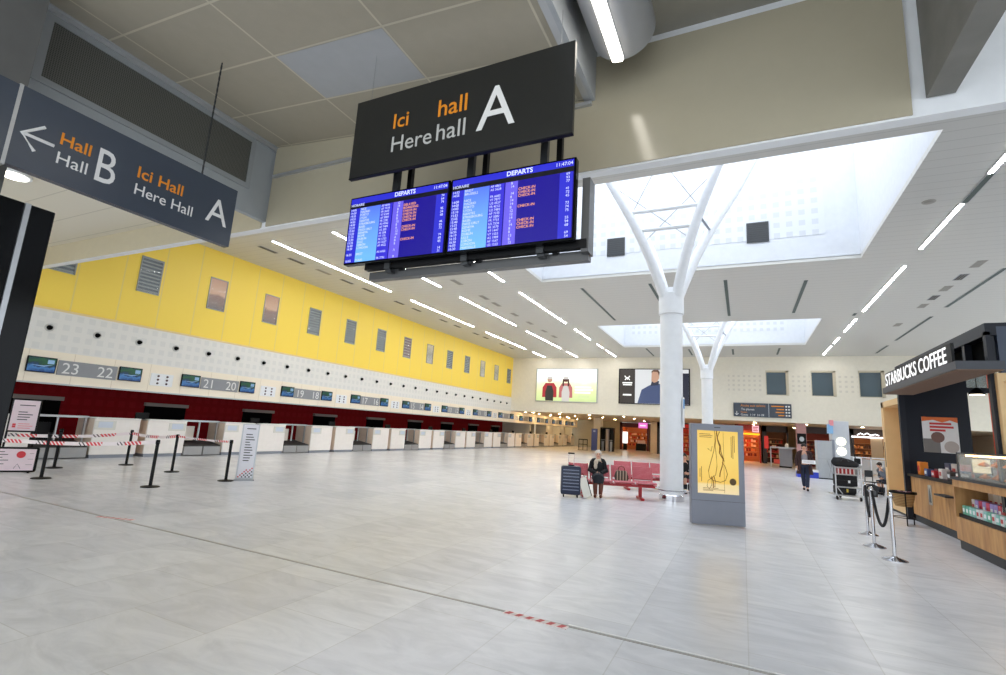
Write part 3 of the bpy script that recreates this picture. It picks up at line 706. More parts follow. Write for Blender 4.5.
def board(xc, label, status, seed):
    rnd = random.Random(seed)
    t = thing('departures_screen', label, 'screen', (xc, 4.45, 3.93), 0, 'departures screens')
    W, H = 0.74, 0.445
    MB().box(-W, W, 0.0, 0.09, -H, H, 0.008).build('casing', BLACK, t)
    y = -0.003
    MB().box(-W + .022, W - .022, y, 0.001, -H + .022, H - .022).build('picture', SCR_B, t)
    MB().box(-W + .022, W - .022, y - .002, y, H - .10, H - .022).build('header_band', SCR_H, t)
    MB().box(-W + .022, W - .022, y - .002, y, H - .155, H - .10).build('title_band', SCR_K, t)
    zt, zb = H - .158, -H + .022
    MB().box(-0.56, -0.24, y - .002, y, zb, zt).build('destination_band', SCR_L, t)
    MB().box(-W + .022, -0.565, y - .002, y, zb, zt).build('time_band', SCR_H, t)
    MB().box(-0.235, -0.06, y - .002, y, zb, zt).build('flight_band', mat('departures_midblue', (52, 44, 206), 0.3, emit=0.9), t)
    MB().box(-0.045, 0.10, y - .002, y, zb, zt).build('gate_band', SCR_P, t)
    MB().box(W - .17, W - .03, y - .002, y, zb, zt).build('desk_band', SCR_H, t)
    yy = y - .004
    text('title', 'DEPARTS', 0.075, T_W, t, (-0.04, yy, H - .085), ext=.0005, bold=.002)
    text('clock', '11:47:04', 0.055, T_W, t, (W - .03, yy, H - .08), ext=.0005, align='RIGHT')
    text('corner_word', 'HORAIRE', 0.05, T_W, t, (-W + .03, yy, H - .13), ext=.0005)
    n = 18; st = (zt - zb) / n
    body = lambda f: '\n'.join(f(k) for k in range(n))
    hh = [14 + (k * 7) // 40 for k in range(n)]
    lead = st / 0.042 / 1.0
    def col(name, f, x, m, al='LEFT', sz=0.042):
        for k in range(n):
            s = f(k)
            if s: text(name, s, sz, m, t, (x, yy, zt - st * (k + 0.82)), ext=.0004, align=al)
    def column(name, f, x, m, al='LEFT', sz=0.042):
        bb = None; meshes = []
        bm = bmesh.new()
        for k in range(n):
            s = f(k)
            if not s: continue
            o = text(name, s, sz, m, None, (0, 0, 0), ext=.0004, align=al)
            o.data.transform(Matrix.Translation((x, yy, zt - st * (k + 0.82))) @ Matrix.Rotation(PI / 2, 4, 'X'))
            bm.from_mesh(o.data); me = o.data; bpy.data.objects.remove(o); bpy.data.meshes.remove(me)
        me = bpy.data.meshes.new(name); bm.to_mesh(me); bm.free(); me.materials.append(m)
        o = bpy.data.objects.new(name, me); COL.objects.link(o); o.parent = t
    skip = lambda k: k in (14, 16) if seed == 1 else k in (2,)
    column('times', lambda k: None if skip(k) else '%02d:%02d' % (hh[k], rnd.choice((0, 5, 10, 20, 30, 40, 55))), -W + .03, T_W)
    column('destinations', lambda k: None if skip(k) else DEST[(k * 5 + seed * 3) % 18], -0.55, T_W, sz=0.04)
    column('flights', lambda k: None if skip(k) else rnd.choice(('AF', 'A5', 'U2', 'FR', 'V7')) + ' %d' % rnd.randint(100, 7990), -0.225, T_W, sz=0.038)
    column('gates', lambda k: None if skip(k) else rnd.choice(('A', 'B', '8', '12', '14')), 0.02, T_W, sz=0.04)
    column('status', lambda k: status.get(k), 0.11, T_O, sz=0.042)
    column('desks', lambda k: None if k % 4 == 3 else str(rnd.randint(10, 99)), W - .06, T_W, 'RIGHT', 0.04)
    return t
board(-3.7, 'left departures screen of blue flight rows under the black sign', {1: 'DELAYED', 2: 'BOARDING', 3: 'CHECK-IN', 4: 'CHECK-IN', 5: 'CHECK-IN', 6: 'CHECK-IN', 8: 'CHECK-IN', 9: 'CHECK-IN', 12: 'CHECK-IN'}, 1)
board(-2.2, 'right departures screen of blue flight rows under the black sign', {2: 'CHECK-IN', 3: 'CHECK-IN', 4: 'CHECK-IN', 7: 'CHECK-IN', 11: 'CHECK-IN', 12: 'CHECK-IN', 13: 'CHECK-IN'}, 2)

t = thing('hanging_sign', 'slate grey hanging sign with an arrow to hall B at upper left', 'sign', (-6.4, 0, 0), PI / 2)
# local x is world y, front faces the hall (+X)
MB().box(1.87, 4.25, 0, 0.10, 3.86, 4.70, 0.004).build('panel', SLATE, t)
MB().box(0.6, 1.85, 0, 0.10, 3.84, 4.69, 0.004).build('panel', SLATE, t)
MB().box(1.845, 1.875, -0.006, 0.1, 3.84, 4.70).build('joint_strip', ALU, t)
a = MB(); a.tube([(2.20, -0.004, 4.22), (1.95, -0.004, 4.22)], 0.017, 6).tube([(2.10, -0.004, 4.37), (1.94, -0.004, 4.22), (2.06, -0.004, 4.08)], 0.017, 6)
a.build('arrow', INK_W, t)
text('orange_words', 'Hall', 0.185, INK_O, t, (2.23, -0.003, 4.275), bold=.002)
text('white_words', 'Hall', 0.185, INK_W, t, (2.23, -0.003, 4.06))
text('hall_letter', 'B', 0.56, INK_W, t, (2.56, -0.003, 4.045), sx=0.72)
text('orange_words', 'Ici Hall', 0.20, INK_O, t, (2.98, -0.003, 4.28), bold=.002)
text('white_words', 'Here Hall', 0.19, INK_W, t, (2.98, -0.003, 4.07), sx=0.95)
text('hall_letter', 'A', 0.50, INK_W, t, (3.86, -0.003, 4.11), sx=0.9)
for x in (1.3, 3.75):
    ch = MB()
    n = 38; z0, z1 = 4.7, zc(-6.4)
    for k in range(n):
        z = z0 + (z1 - z0) * (k + .5) / n
        M = Matrix.Translation((x, 0.05, z)) @ Matrix.Rotation((k % 2) * PI / 2, 4, 'Z')
        ch.box(-0.011, 0.011, -0.004, 0.004, -(z1 - z0) / n * .62, (z1 - z0) / n * .62, 0, M)
    ch.build('chain', DARKM, t)
# long vent grille
t = thing('air_vent', 'long dark mesh vent panel in the grey bulkhead at upper left', 'vent', (-7.8, 0, 0), PI / 2)
b = MB().box(2.30, 5.36, -0.03, 0, 6.36, 6.44).box(2.30, 5.36, -0.03, 0, 5.50, 5.58).box(2.30, 2.40, -0.03, 0, 5.58, 6.36).box(5.28, 5.36, -0.03, 0, 5.58, 6.36)
b.build('frame', mat('vent_frame', (150, 154, 156), 0.5), t)
MB().box(2.4, 5.28, -0.012, 0, 5.58, 6.36).build('mesh_panel', cellmat('vent_mesh', (98, 98, 92), (52, 52, 48), [('X', 0.024, 0.3, 0), ('Z', 0.024, 0.3, 0)], 0.6), t)
# downlight
t = thing('downlight', 'round lit downlight in the left ceiling under the hanging sign', 'ceiling light', (-11.25, 3.45, 5.42))
MB().lathe([(0.24, 0), (0.24, -0.03), (0.20, -0.035)], 28).build('ring', WHITE, t, True); MB().cyl((0, 0, -0.030), (0, 0, -0.045), 0.20, 0.19, 28).build('lamp', mat('lamp_glow', (255, 250, 238), emit=7.0), t)
# duct with light
t = thing('ceiling_duct', 'round grey duct with a lit tube lamp at the top of the view', 'duct', (-1.17, 0, 6.36))
MB().cyl((0, -3, 0), (0, 5.2, 0), 0.37, seg=48).build('pipe', mat('duct_grey', (176, 178, 182), 0.35, 0.4), t, True)
MB().cyl((0, 5.2, 0), (0, 5.22, 0), 0.36, seg=48).build('end_cap', LGREY, t)
M = Matrix.Rotation(math.radians(9), 4, 'Y')
MB().box(-0.06, 0.06, -2.8, 5.18, -0.41, -0.36, 0, M).build('lamp', mat('tube_glow', (255, 248, 235), emit=9.0), t)
MB().box(-0.075, 0.075, -2.85, 5.2, -0.375, -0.34, 0, M).build('lamp_channel', ALU, t)
# black panel at the left edge
t = thing('partition_screen', 'tall glossy black panel with a silver line at the left edge', 'panel', (-2.2, 0, 0), PI / 2)
MB().box(-0.2, 0.72, 0, 0.12, 0.05, 2.28, 0.004).build('left_leaf', BLACK, t)
MB().box(0.735, 0.805, 0, 0.12, 0.05, 2.28, 0.004).build('right_leaf', BLACK, t)
MB().box(0.72, 0.735, -0.004, 0.10, 0.05, 2.28).build('silver_line', mat('silver_line', (170, 172, 176), 0.3, 0.8), t)
MB().box(-0.22, 0.84, -0.02, 0.14, 0, 0.05).build('base', BLACKM, t)

# ------------------------------------------------------------------ back wall: billboards and gate sign
def lit(name, col, e=0.55): return mat(name, col, 0.4, emit=e)
t = thing('billboard', 'bright lit billboard of two people in aprons before a green field', 'billboard', (-12.78, YB, 5.26))
MB().box(-2.60, 2.60, -0.10, 0, -1.36, 1.36, 0.01).build('light_box', ALU, t)
MB().box(-2.52, 2.52, -0.105, -0.099, -1.29, 1.29).build('picture', vgrad('field_picture', [(0.0, (192, 210, 148)), (0.3, (212, 224, 164)), (0.55, (226, 236, 200)), (0.72, (248, 251, 246)), (1.0, (234, 244, 248))], 0.9, 'Z', -1.3, 1.3, 0.25), t)
def figure(t, x, shirt, apron, hat, s=1.0):
    d = -0.112
    MB().prism([(x - .62 * s, -1.0), (x + .62 * s, -1.0), (x + .60 * s, -0.2), (x + .36 * s, .16), (x - .36 * s, .16), (x - .60 * s, -.2)], d, d + .006).build('printed_shirt', shirt, t)
    MB().prism([(x - .34 * s, -1.28), (x + .34 * s, -1.28), (x + .36 * s, -.55), (x + .2 * s, -.05), (x - .2 * s, -.05), (x - .36 * s, -.55)], d - .004, d + .002).build('printed_apron', apron, t)
    MB().cyl((x, d - .002, .42), (x, d + .004, .42), .21 * s, seg=20).build('printed_face', lit('face_print', (226, 178, 150)), t)
    MB().prism([(x - .23 * s, .48), (x + .23 * s, .48), (x + .19 * s, .68), (x - .19 * s, .68)], d - .006, d).build('printed_cap', hat, t)
figure(t, -1.38, lit('shirt_red', (206, 60, 70)), lit('apron_dark', (60, 62, 62)), lit('cap_white', (238, 232, 228)), 1.0)
figure(t, 0.0, lit('shirt_pink', (224, 130, 130)), lit('apron_white', (244, 240, 236)), lit('cap_white', (238, 232, 228)), 0.92)
MB().prism([(-.26, .5), (.26, .5), (.30, -.05), (.16, -.1), (.15, .3), (-.15, .3), (-.16, -.1), (-.3, -.05)], -.117, -.112).build('printed_hair', lit('hair_print', (96, 50, 40), 0.5), t)
lines(t, lit('print_white', (250, 250, 246), 1.0), 0.75, (-.15, -.36, -.57), (1.35, 1.5, 1.3), 0.13, -.112)
MB().box(1.05, 1.95, -.112, -.106, -1.05, -.78).build('printed_box', lit('print_pale', (214, 230, 170), 0.9), t)
t = thing('billboard', 'lit billboard with a man in a blue jacket, dark panel at its left', 'billboard', (-5.95, YB, 5.28))
MB().box(-2.58, 2.58, -0.10, 0, -1.34, 1.34, 0.01).build('light_box', BLACKM, t)
MB().box(-2.5, -1.35, -0.106, -0.099, -1.28, 1.28).build('dark_panel', lit('panel_brown', (66, 58, 54), 0.5), t)
MB().box(-1.34, 2.5, -0.106, -0.099, -1.28, 1.28).build('picture', lit('picture_white', (232, 234, 236), 0.7), t)
b = MB().tube([(-2.12, -.11, .78), (-1.92, -.11, .52), (-1.74, -.11, .78)], 0.05, 6).tube([(-2.1, -.11, .48), (-1.92, -.11, .66), (-1.74, -.11, .48)], 0.045, 6)
b.box(-2.3, -1.55, -.112, -.106, .20, .30).box(-2.25, -1.58, -.112, -.106, .06, .14).box(-2.25, -1.6, -.112, -.106, -.72, -.6)
b.build('white_emblem', lit('print_white', (250, 250, 246)), t)
d = -.113
MB().prism([(-1.15, -1.27), (2.45, -1.27), (2.45, -.6), (1.2, .05), (.35, .22), (-.25, .1), (-.85, -.25)], d, d + .006).build('printed_jacket', lit('jacket_blue', (70, 84, 124), 0.7), t)
MB().prism([(-.2, .05), (.38, .1), (.42, .42), (-.1, .42)], d - .003, d + .002).build('printed_collar', lit('collar_dark', (46, 50, 72), 0.6), t)
MB().prism([(-.14, .42), (.05, .28), (.28, .36), (.42, .62), (.44, 1.0), (.3, 1.18), (.0, 1.18), (-.12, 1.0)], d - .006, d).build('printed_face', lit('face_print', (226, 178, 150)), t)
MB().prism([(-.12, 1.0), (-.02, 1.12), (.3, 1.1), (.42, .8), (.47, 1.05), (.36, 1.26), (.02, 1.26), (-.13, 1.15)], d - .009, d - .005).build('printed_hair', lit('hair_brown', (110, 78, 62), 0.5), t)
MB().prism([(.55, -1.27), (.95, -1.27), (.9, -.5), (.8, -.1)], d - .003, d + .001).build('jacket_fold', lit('jacket_pale', (118, 128, 160), 0.7), t)
MB().box(1.9, 2.5, d - .004, d, -1.27, 1.0).build('second_figure', lit('figure_navy', (44, 46, 66), 0.5), t)

t = thing('gate_sign', 'slate sign with orange and white gate directions on the far wall', 'sign', (1.21, YB, 3.8))
MB().box(-1.75, 1.75, -0.12, 0, -0.47, 0.47, 0.01).build('panel', SLATE, t)
MB().box(0.40, 0.43, -0.124, -0.12, -0.47, 0.47).build('divider', ALU, t)
text('orange_words', 'Accès aux avions', 0.22, INK_O, t, (-1.3, -0.122, 0.22))
text('white_words', 'To planes', 0.21, INK_W, t, (-1.28, -0.122, -0.03))
text('orange_words', 'Portes', 0.15, INK_O, t, (-1.3, -0.122, -0.21))
text('white_words', 'Gates  1·19  31·39', 0.19, INK_W, t, (-1.3, -0.122, -0.40))
for k, w in enumerate((0.75, .45, .5, .35)): lines(t, INK_O, 1.32 - w, (0.29 - 0.2 * k,), (w,), 0.07, -0.124, 'small_words')
b = MB()
for k in range(4):
    b.box(1.4, 1.5, -.124, -.12, .24 - .2 * k, .34 - .2 * k).box(1.56, 1.66, -.124, -.12, .24 - .2 * k, .34 - .2 * k)
b.build('pictograms', INK_W, t)
a = MB().tube([(-1.55, -.123, -.12), (-1.55, -.123, -.36)], .02, 6).tube([(-1.66, -.123, -.26), (-1.55, -.123, -.37), (-1.44, -.123, -.26)], .02, 6); a.build('arrow', INK_W, t)
# ------------------------------------------------------------------ people
SKIN = mat('skin', (214, 164, 138), 0.55)
def skin(name, joints, edges, m, parent, root=0, sub=1):
    me = bpy.data.meshes.new(name)
    names = list(joints); idx = {n: i for i, n in enumerate(names)}
    me.from_pydata([joints[n][:3] for n in names], [(idx[a], idx[c]) for a, c in edges], [])
    o = bpy.data.objects.new(name, me); COL.objects.link(o)
    o.modifiers.new('skin', 'SKIN'); sv = me.skin_vertices[0].data if me.skin_vertices else None
    if sv is None:
        bm = bmesh.new(); bm.from_mesh(me); bm.verts.layers.skin.verify(); bm.to_mesh(me); bm.free(); sv = me.skin_vertices[0].data
    for n in names:
        r = joints[n][3:]; sv[idx[n]].radius = (r[0], r[1] if len(r) > 1 else r[0]); sv[idx[n]].use_root = (idx[n] == root)
    s = o.modifiers.new('sub', 'SUBSURF'); s.levels = sub; s.render_levels = sub
    dg = bpy.context.evaluated_depsgraph_get(); dg.update()
    m2 = bpy.data.meshes.new_from_object(o.evaluated_get(dg))
    bpy.data.objects.remove(o); bpy.data.meshes.remove(me)
    m2.materials.clear(); m2.materials.append(m)
    for p in m2.polygons: p.use_smooth = True
    m2.name = name
    o = bpy.data.objects.new(name, m2); COL.objects.link(o); o.parent = parent
    return o
def hand(J, E, side, wrist, d, n):
    """palm, four unequal curled fingers and a thumb from the side of the palm; d points along the fingers, n across the palm"""
    w = Vector(wrist); d = Vector(d).normalized(); n = Vector(n).normalized(); c = d.cross(n).normalized()
    P = w + d * 0.075
    J['palm' + side] = (*P, 0.030, 0.018); E.append(('wrist' + side, 'palm' + side))
    for k, (off, L) in enumerate(((-0.03, .062), (-0.010, .072), (0.010, .067), (0.03, .052))):
        a = P + n * off + d * 0.03; b2 = a + d * L * 0.6 + c * 0.012; e = b2 + d * L * 0.3 + c * 0.03
        for q, (v, r) in enumerate(((a, .010), (b2, .009), (e, .008))): J['f%d%d%s' % (k, q, side)] = (*v, r)
        E += [('palm' + side, 'f%d0%s' % (k, side)), ('f%d0%s' % (k, side), 'f%d1%s' % (k, side)), ('f%d1%s' % (k, side), 'f%d2%s' % (k, side))]
    s = 1 if side == 'L' else -1
    a = w + d * 0.035 - n * 0.04 * s; b2 = a + d * 0.04 - n * 0.012 * s + c * 0.015
    J['t0' + side] = (*a, .012); J['t1' + side] = (*b2, .010); E += [('palm' + side, 't0' + side), ('t0' + side, 't1' + side)]
def face(parent, c, s=1.0, yaw=0.0, hair=None):
    """eyes, nose, lips and ears on a head of centre c facing local -Y"""
    c = Vector(c); M = Matrix.Translation(c) @ Matrix.Rotation(yaw, 4, 'Z')
    e = MB()
    for sx in (-1, 1): e.ell(M @ Vector((sx * .032 * s, -.088 * s, .012 * s)), (.011 * s, .008 * s, .007 * s), 8)
    e.build('eyes', mat('eye_dark', (40, 28, 24), 0.3), parent, True)
    b = MB()
    for sx in (-1, 1): b.ell(M @ Vector((sx * .032 * s, -.090 * s, .032 * s)), (.018 * s, .006 * s, .004 * s), 8)
    b.build('eyebrows', mat('brow_dark', (60, 42, 34), 0.8), parent, True)
    MB().prism([(-.012 * s, -.02 * s), (.012 * s, -.02 * s), (.005 * s, .02 * s), (-.005 * s, .02 * s)], -.118 * s, -.085 * s).build('nose', SKIN, parent, True, loc=c, rot=(0, 0, yaw))
    MB().ell(M @ Vector((0, -.088 * s, -.048 * s)), (.026 * s, .008 * s, .008 * s), 8).build('lips', mat('lips', (176, 92, 88), 0.5), parent, True)
    a = MB()
    for sx in (-1, 1): a.ell(M @ Vector((sx * .078 * s, .0, .0)), (.012 * s, .022 * s, .032 * s), 8)
    a.build('ears', SKIN, parent, True)
HEAD_E = [('neck', 'jaw'), ('jaw', 'head'), ('head', 'crown')]
def head_joints(J, n, h, s=1.0):
    J['neck'] = (*n, .05, .05); J['jaw'] = (n[0] + (h[0] - n[0]) * .5, n[1] + (h[1] - n[1]) * .5 - .02 * s, h[2] - .07 * s, .058 * s, .066 * s)
    J['head'] = (*h, .078 * s, .092 * s); J['crown'] = (h[0], h[1] + .01, h[2] + .07 * s, .062 * s, .075 * s)

# woman walking towards the camera
W = thing('person', 'person walking towards the hall in a long dark brown coat, white paper in hand', 'person', (2.04, 21.9, 0), math.radians(-4))
J = {'pelvis': (0, 0, .93, .13, .10), 'waist': (0, 0, 1.06, .115, .085), 'chest': (0, .0, 1.26, .14, .095), 'collar': (0, .0, 1.38, .09, .07)}
head_joints(J, (0, -.01, 1.44), (0, -.02, 1.56), 1.0)
E_ = [('pelvis', 'waist'), ('waist', 'chest'), ('chest', 'collar'), ('collar', 'neck')] + HEAD_E
LEG = {'hipL': (.09, 0, .86, .085), 'kneeL': (.075, -.08, .49, .06), 'shinL': (.06, -.10, .30, .052), 'ankleL': (.05, -.13, .10, .038), 'toeL': (.06, -.29, .035, .032, .028),
       'hipR': (-.09, 0, .86, .085), 'kneeR': (-.07, -.04, .49, .06), 'shinR': (-.05, .08, .30, .052), 'ankleR': (-.04, .20, .14, .038), 'toeR': (-.05, .08, .045, .032, .028)}
LE = [('pelvis', 'hipL'), ('hipL', 'kneeL'), ('kneeL', 'shinL'), ('shinL', 'ankleL'), ('ankleL', 'toeL'), ('pelvis', 'hipR'), ('hipR', 'kneeR'), ('kneeR', 'shinR'), ('shinR', 'ankleR'), ('ankleR', 'toeR')]
ARM = {'shL': (.17, .01, 1.34, .058), 'elL': (.25, .02, 1.08, .045), 'wristL': (.17, -.20, 1.0, .028), 'shR': (-.17, .01, 1.34, .058), 'elR': (-.26, .04, 1.07, .045), 'wristR': (-.25, -.05, .86, .028)}
AE = [('collar', 'shL'), ('shL', 'elL'), ('elL', 'wristL'), ('collar', 'shR'), ('shR', 'elR'), ('elR', 'wristR')]
JJ = dict(J); JJ.update(LEG); JJ.update(ARM); EE = E_ + LE + AE
hand(JJ, EE, 'L', JJ['wristL'][:3], (-.2, -.9, .0), (0, 0, 1)); hand(JJ, EE, 'R', JJ['wristR'][:3], (0, -.15, -1), (0, 1, 0))
skin('body', JJ, EE, SKIN, W)
TR = {'pelvis': (0, 0, .92, .145, .115), 'hipL': (.09, 0, .86, .10), 'kneeL': (.075, -.08, .49, .075), 'shinL': (.06, -.10, .30, .07), 'cuffL': (.05, -.13, .09, .06), 'hipR': (-.09, 0, .86, .10), 'kneeR': (-.07, -.04, .49, .075), 'shinR': (-.05, .08, .30, .07), 'cuffR': (-.04, .20, .13, .06)}
skin('trousers', TR, [('pelvis', 'hipL'), ('hipL', 'kneeL'), ('kneeL', 'shinL'), ('shinL', 'cuffL'), ('pelvis', 'hipR'), ('hipR', 'kneeR'), ('kneeR', 'shinR'), ('shinR', 'cuffR')], mat('dark_denim', (36, 44, 66), 0.8), W)
skin('top', {'a': (0, 0, .98, .14, .105), 'b': (0, 0, 1.26, .152, .108), 'c': (0, 0, 1.39, .085, .075)}, [('a', 'b'), ('b', 'c')], mat('grey_blouse', (158, 152, 160), 0.8), W)
COATM = mat('brown_coat', (58, 36, 36), 0.85)
co = MB()
def half(s):
    ring = []
    for z, rx, ry in ((.58, .27, .20), (.80, .24, .18), (1.02, .205, .15), (1.25, .20, .14), (1.38, .145, .11), (1.43, .085, .08)):
        ring.append([co.b.verts.new((s * rx * math.sin(t), .015 - ry * math.cos(t), z)) for t in [PI * (.17 + .83 * k / 9) for k in range(10)]])
    for A, B in zip(ring, ring[1:]):
        for k in range(9): co.b.faces.new((A[k], A[k + 1], B[k + 1], B[k]))
half(1); half(-1)
bmesh.ops.remove_doubles(co.b, verts=co.b.verts[:], dist=1e-3)
bmesh.ops.solidify(co.b, geom=co.b.faces[:], thickness=0.012)
coat = co.build('coat', COATM, W, True)
for s, a in (('L', 1), ('R', -1)):
    A = ARM; MB().tube([(a * .07, .01, 1.40), A['sh' + s][:3], A['el' + s][:3], A['wrist' + s][:3]], [.06, .080, .068, .054], 12).build('sleeve', COATM, W, True)
for s in ('L', 'R'):
    b = MB().ell(Vector(LEG['toe' + s][:3]) + Vector((0, .07, .005)), (.045, .13, .045), 12); b.build('shoe', BLACKM, W, True)
face(W, (0, -.02, 1.56))
hb = MB().ell((0, .012, 1.605), (.098, .102, .092), 14).ell((0, .04, 1.56), (.094, .08, .11), 12).ell((0, .12, 1.55), (.05, .05, .06), 10); hb.build('hair', mat('dark_hair', (34, 24, 22), 0.6), W, True)
t = thing('paper_sheet', 'white paper sheet held by the walking person', 'paper', (2.13, 21.58, 1.04), math.radians(-6), rx=math.radians(38))
MB().box(-.20, .22, -.10, .10, -.004, .004).build('sheet', mat('sheet_white', (244, 244, 244), 0.6), t)
MB().box(-.16, .18, -.07, .07, .004, .006).build('printed_area', mat('sheet_print', (214, 214, 218), 0.6), t)

# ------------------------------------------------------------------ bench, seated woman, luggage
BZ = math.atan2(.387, .922)
def bench(loc, rz, n, label, group=None):
    t = thing('bench', label, 'bench', loc, rz, group)
    w = .56; L = n * w
    for i in range(n):
        x = -L / 2 + w * i + .02; x1 = x + w - .04
        s = MB().prismx([(-.50, .43), (-.47, .455), (-.10, .425), (-.04, .46), (-.03, .445), (-.09, .405), (-.46, .435), (-.49, .41)], x, x1).build('seat', REDM, t)
        r = MB().prismx([(-.05, .50), (.06, .80), (.085, .795), (-.03, .495)], x, x1)
        r.build('backrest', REDM, t)
        f = MB()
        for xx in (x, x1 - .035): f.prismx([(-.48, .40), (-.06, .37), (.065, .81), (.09, .80), (-.02, .36), (-.48, .37)], xx, xx + .035)
        f.build('seat_frame', mat('pale_red_steel', (206, 110, 116), 0.35), t)
    MB().box(-L / 2, L / 2, -.26, -.16, .30, .38, .01).build('beam', REDS, t)
    for x in (-L / 2 + .38, L / 2 - .38):
        MB().box(x - .04, x + .04, -.25, -.17, .05, .31).box(x - .045, x + .045, -.52, .08, 0, .06, .01).build('leg', REDS, t)
    return t
bench((-3.2, 13.55, 0), BZ, 4, 'red perforated steel bench with a seated woman left of the near column', 'red waiting benches')
bench((-2.62, 16.3, 0), BZ, 4, 'red steel bench of the second row behind the near column', 'red waiting benches')
u = Vector((math.cos(BZ), math.sin(BZ), 0)); nn = Vector((math.sin(BZ), -math.cos(BZ), 0))
def bp(a, c, z=0): return Vector((-3.2, 13.55, z)) + u * a + nn * c
def seated(label, loc, rz, coatm, legm, bootm, scarf=None, skirt=True, lean=0.0):
    P = thing('person', label, 'person', loc, rz)
    y = lambda z: -.16 - lean * (z - .5)
    J = {'pelvis': (0, y(.55), .55, .14, .11), 'waist': (0, y(.68), .68, .12, .09), 'chest': (0, y(.88), .88, .145, .10), 'collar': (0, y(1.0), 1.0, .09, .07)}
    head_joints(J, (0, y(1.06) - .01, 1.06), (0, y(1.17) - .02, 1.175), 1.0)
    E2 = [('pelvis', 'waist'), ('waist', 'chest'), ('chest', 'collar'), ('collar', 'neck')] + HEAD_E
    for s, sg in (('L', 1), ('R', -1)):
        J['hip' + s] = (sg * .09, y(.5) - .04, .53, .09); J['knee' + s] = (sg * .09, -.56, .51, .065); J['shin' + s] = (sg * .08, -.52, .28, .052)
        J['ankle' + s] = (sg * .07, -.50, .09, .038); J['toe' + s] = (sg * .08, -.66, .035, .033, .028)
        E2 += [('pelvis', 'hip' + s), ('hip' + s, 'knee' + s), ('knee' + s, 'shin' + s), ('shin' + s, 'ankle' + s), ('ankle' + s, 'toe' + s)]
        J['sh' + s] = (sg * .155, y(.96), .95, .04); J['el' + s] = (sg * .235, y(.74) - .03, .73, .036); J['wrist' + s] = (sg * .07, -.42, .66, .028)
        E2 += [('collar', 'sh' + s), ('sh' + s, 'el' + s), ('el' + s, 'wrist' + s)]
        hand(J, E2, s, J['wrist' + s][:3], (-sg * .7, -.5, -.05), (0, .3, 1))
    skin('body', J, E2, SKIN, P)
    skin('coat', {'a': (0, y(.53), .54, .165, .135), 'b': (0, y(.7), .70, .145, .115), 'c': (0, y(.9), .90, .19, .14), 'd': (0, y(1.02), 1.03, .12, .10)}, [('a', 'b'), ('b', 'c'), ('c', 'd')], coatm, P)
    for s, sg in (('L', 1), ('R', -1)):
        MB().tube([(sg * .06, y(1.0), 1.02), (sg * .13, y(.98), 1.0), J['sh' + s][:3], J['el' + s][:3], J['wrist' + s][:3]], [.06, .075, .085, .072, .055], 12).build('sleeve', coatm, P, True)
    if skirt:
        MB().tube([(0, y(.5), .545), (0, -.36, .535), (0, -.58, .50), (0, -.60, .40)], [.17, .18, .165, .13], 16).build('skirt', legm, P, True)
    for s, sg in (('L', 1), ('R', -1)):
        if not skirt: MB().tube([J['hip' + s][:3], J['knee' + s][:3], J['shin' + s][:3], J['ankle' + s][:3]], [.11, .085, .072, .06], 12).build('trouser_leg', legm, P, True)
        b = MB()
        if skirt: b.tube([(sg * .085, -.545, .42), J['shin' + s][:3], J['ankle' + s][:3]], [.072, .066, .05], 12)
        b.ell((sg * .078, -.57, .05), (.045, .125, .048), 12); b.build('boot', bootm, P, True)
    face(P, J['head'][:3])
    h = J['head']; P.scale = (.90, .90, .90)
    if scarf is not None:
        b = MB().ell((0, h[1] + .042, h[2] + .035), (.104, .096, .112), 14).ell((0, h[1] + .045, h[2] - .06), (.092, .075, .10), 12); b.build('head_cover', mat('pale_headscarf', (204, 194, 182), 0.9), P, True)
        b = MB().ell((0, h[1] + .03, 1.02), (.12, .11, .055), 14).ell((-.06, h[1] - .06, .95), (.065, .05, .09), 12).ell((-.075, h[1] - .085, .85), (.055, .035, .09), 10); b.build('scarf', scarf, P, True)
    else:
        MB().ell((0, h[1] + .03, h[2] + .035), (.096, .098, .10), 14).build('hair', mat('dark_hair', (34, 24, 22), 0.6), P, True)
    return P
p = bp(-.33, -.02)
seated('seated woman in black coat, beige scarf and brown boots on the red bench', (p.x, p.y, 0), BZ - .1, mat('black_coat', (24, 24, 27), 0.9), mat('dark_skirt', (30, 33, 40), 0.9), mat('brown_leather', (112, 62, 44), 0.5), mat('beige_scarf', (206, 192, 172), 0.95))
seated('dark clothed person sitting at the right end of the second row red bench', (-1.70, 16.68, 0), BZ, _M['black_coat'], _M['dark_skirt'], BLACKM, None, False)

t = thing('suitcase', 'navy ribbed hard-shell suitcase with raised handle at the left of the bench', 'suitcase', (-3.97, 12.56, 0), math.radians(20))
MB().box(-.25, .25, -.15, .15, .06, .76, .045).build('shell', mat('navy_shell', (30, 38, 62), 0.35), t, True)
for k in range(7): MB().box(-.20, .20, -.162, -.148, .17 + .08 * k, .195 + .08 * k, .005).build('rib', mat('shell_rib', (112, 120, 142), 0.3), t)
b = MB()
for s in (-1, 1): b.cyl((s * .07, .1, .74), (s * .07, .1, 1.06), .009, seg=8)
b.build('handle_tubes', CHROME, t, True)
MB().box(-.085, .085, .08, .12, 1.05, 1.085, .012).build('handle_grip', BLACKM, t, True)
for sx in (-1, 1):
    for sy in (-1, 1): MB().cyl((sx * .17 - .015, sy * .1, .035), (sx * .17 + .015, sy * .1, .035), .035, seg=12).build('wheel', BLACKM, t, True)
MB().box(-.08, .08, -.02, .02, .76, .785, .008).build('carry_handle', BLACKM, t)
MB().box(-.02, .02, -.146, -.135, .60, .63).build('lock', CHROME, t)
t = thing('paper_bag', 'tall white bag with dark edge leaning beside the woman\'s boots', 'bag', (-3.53, 12.62, 0.02), math.radians(18), ry=math.radians(-17))
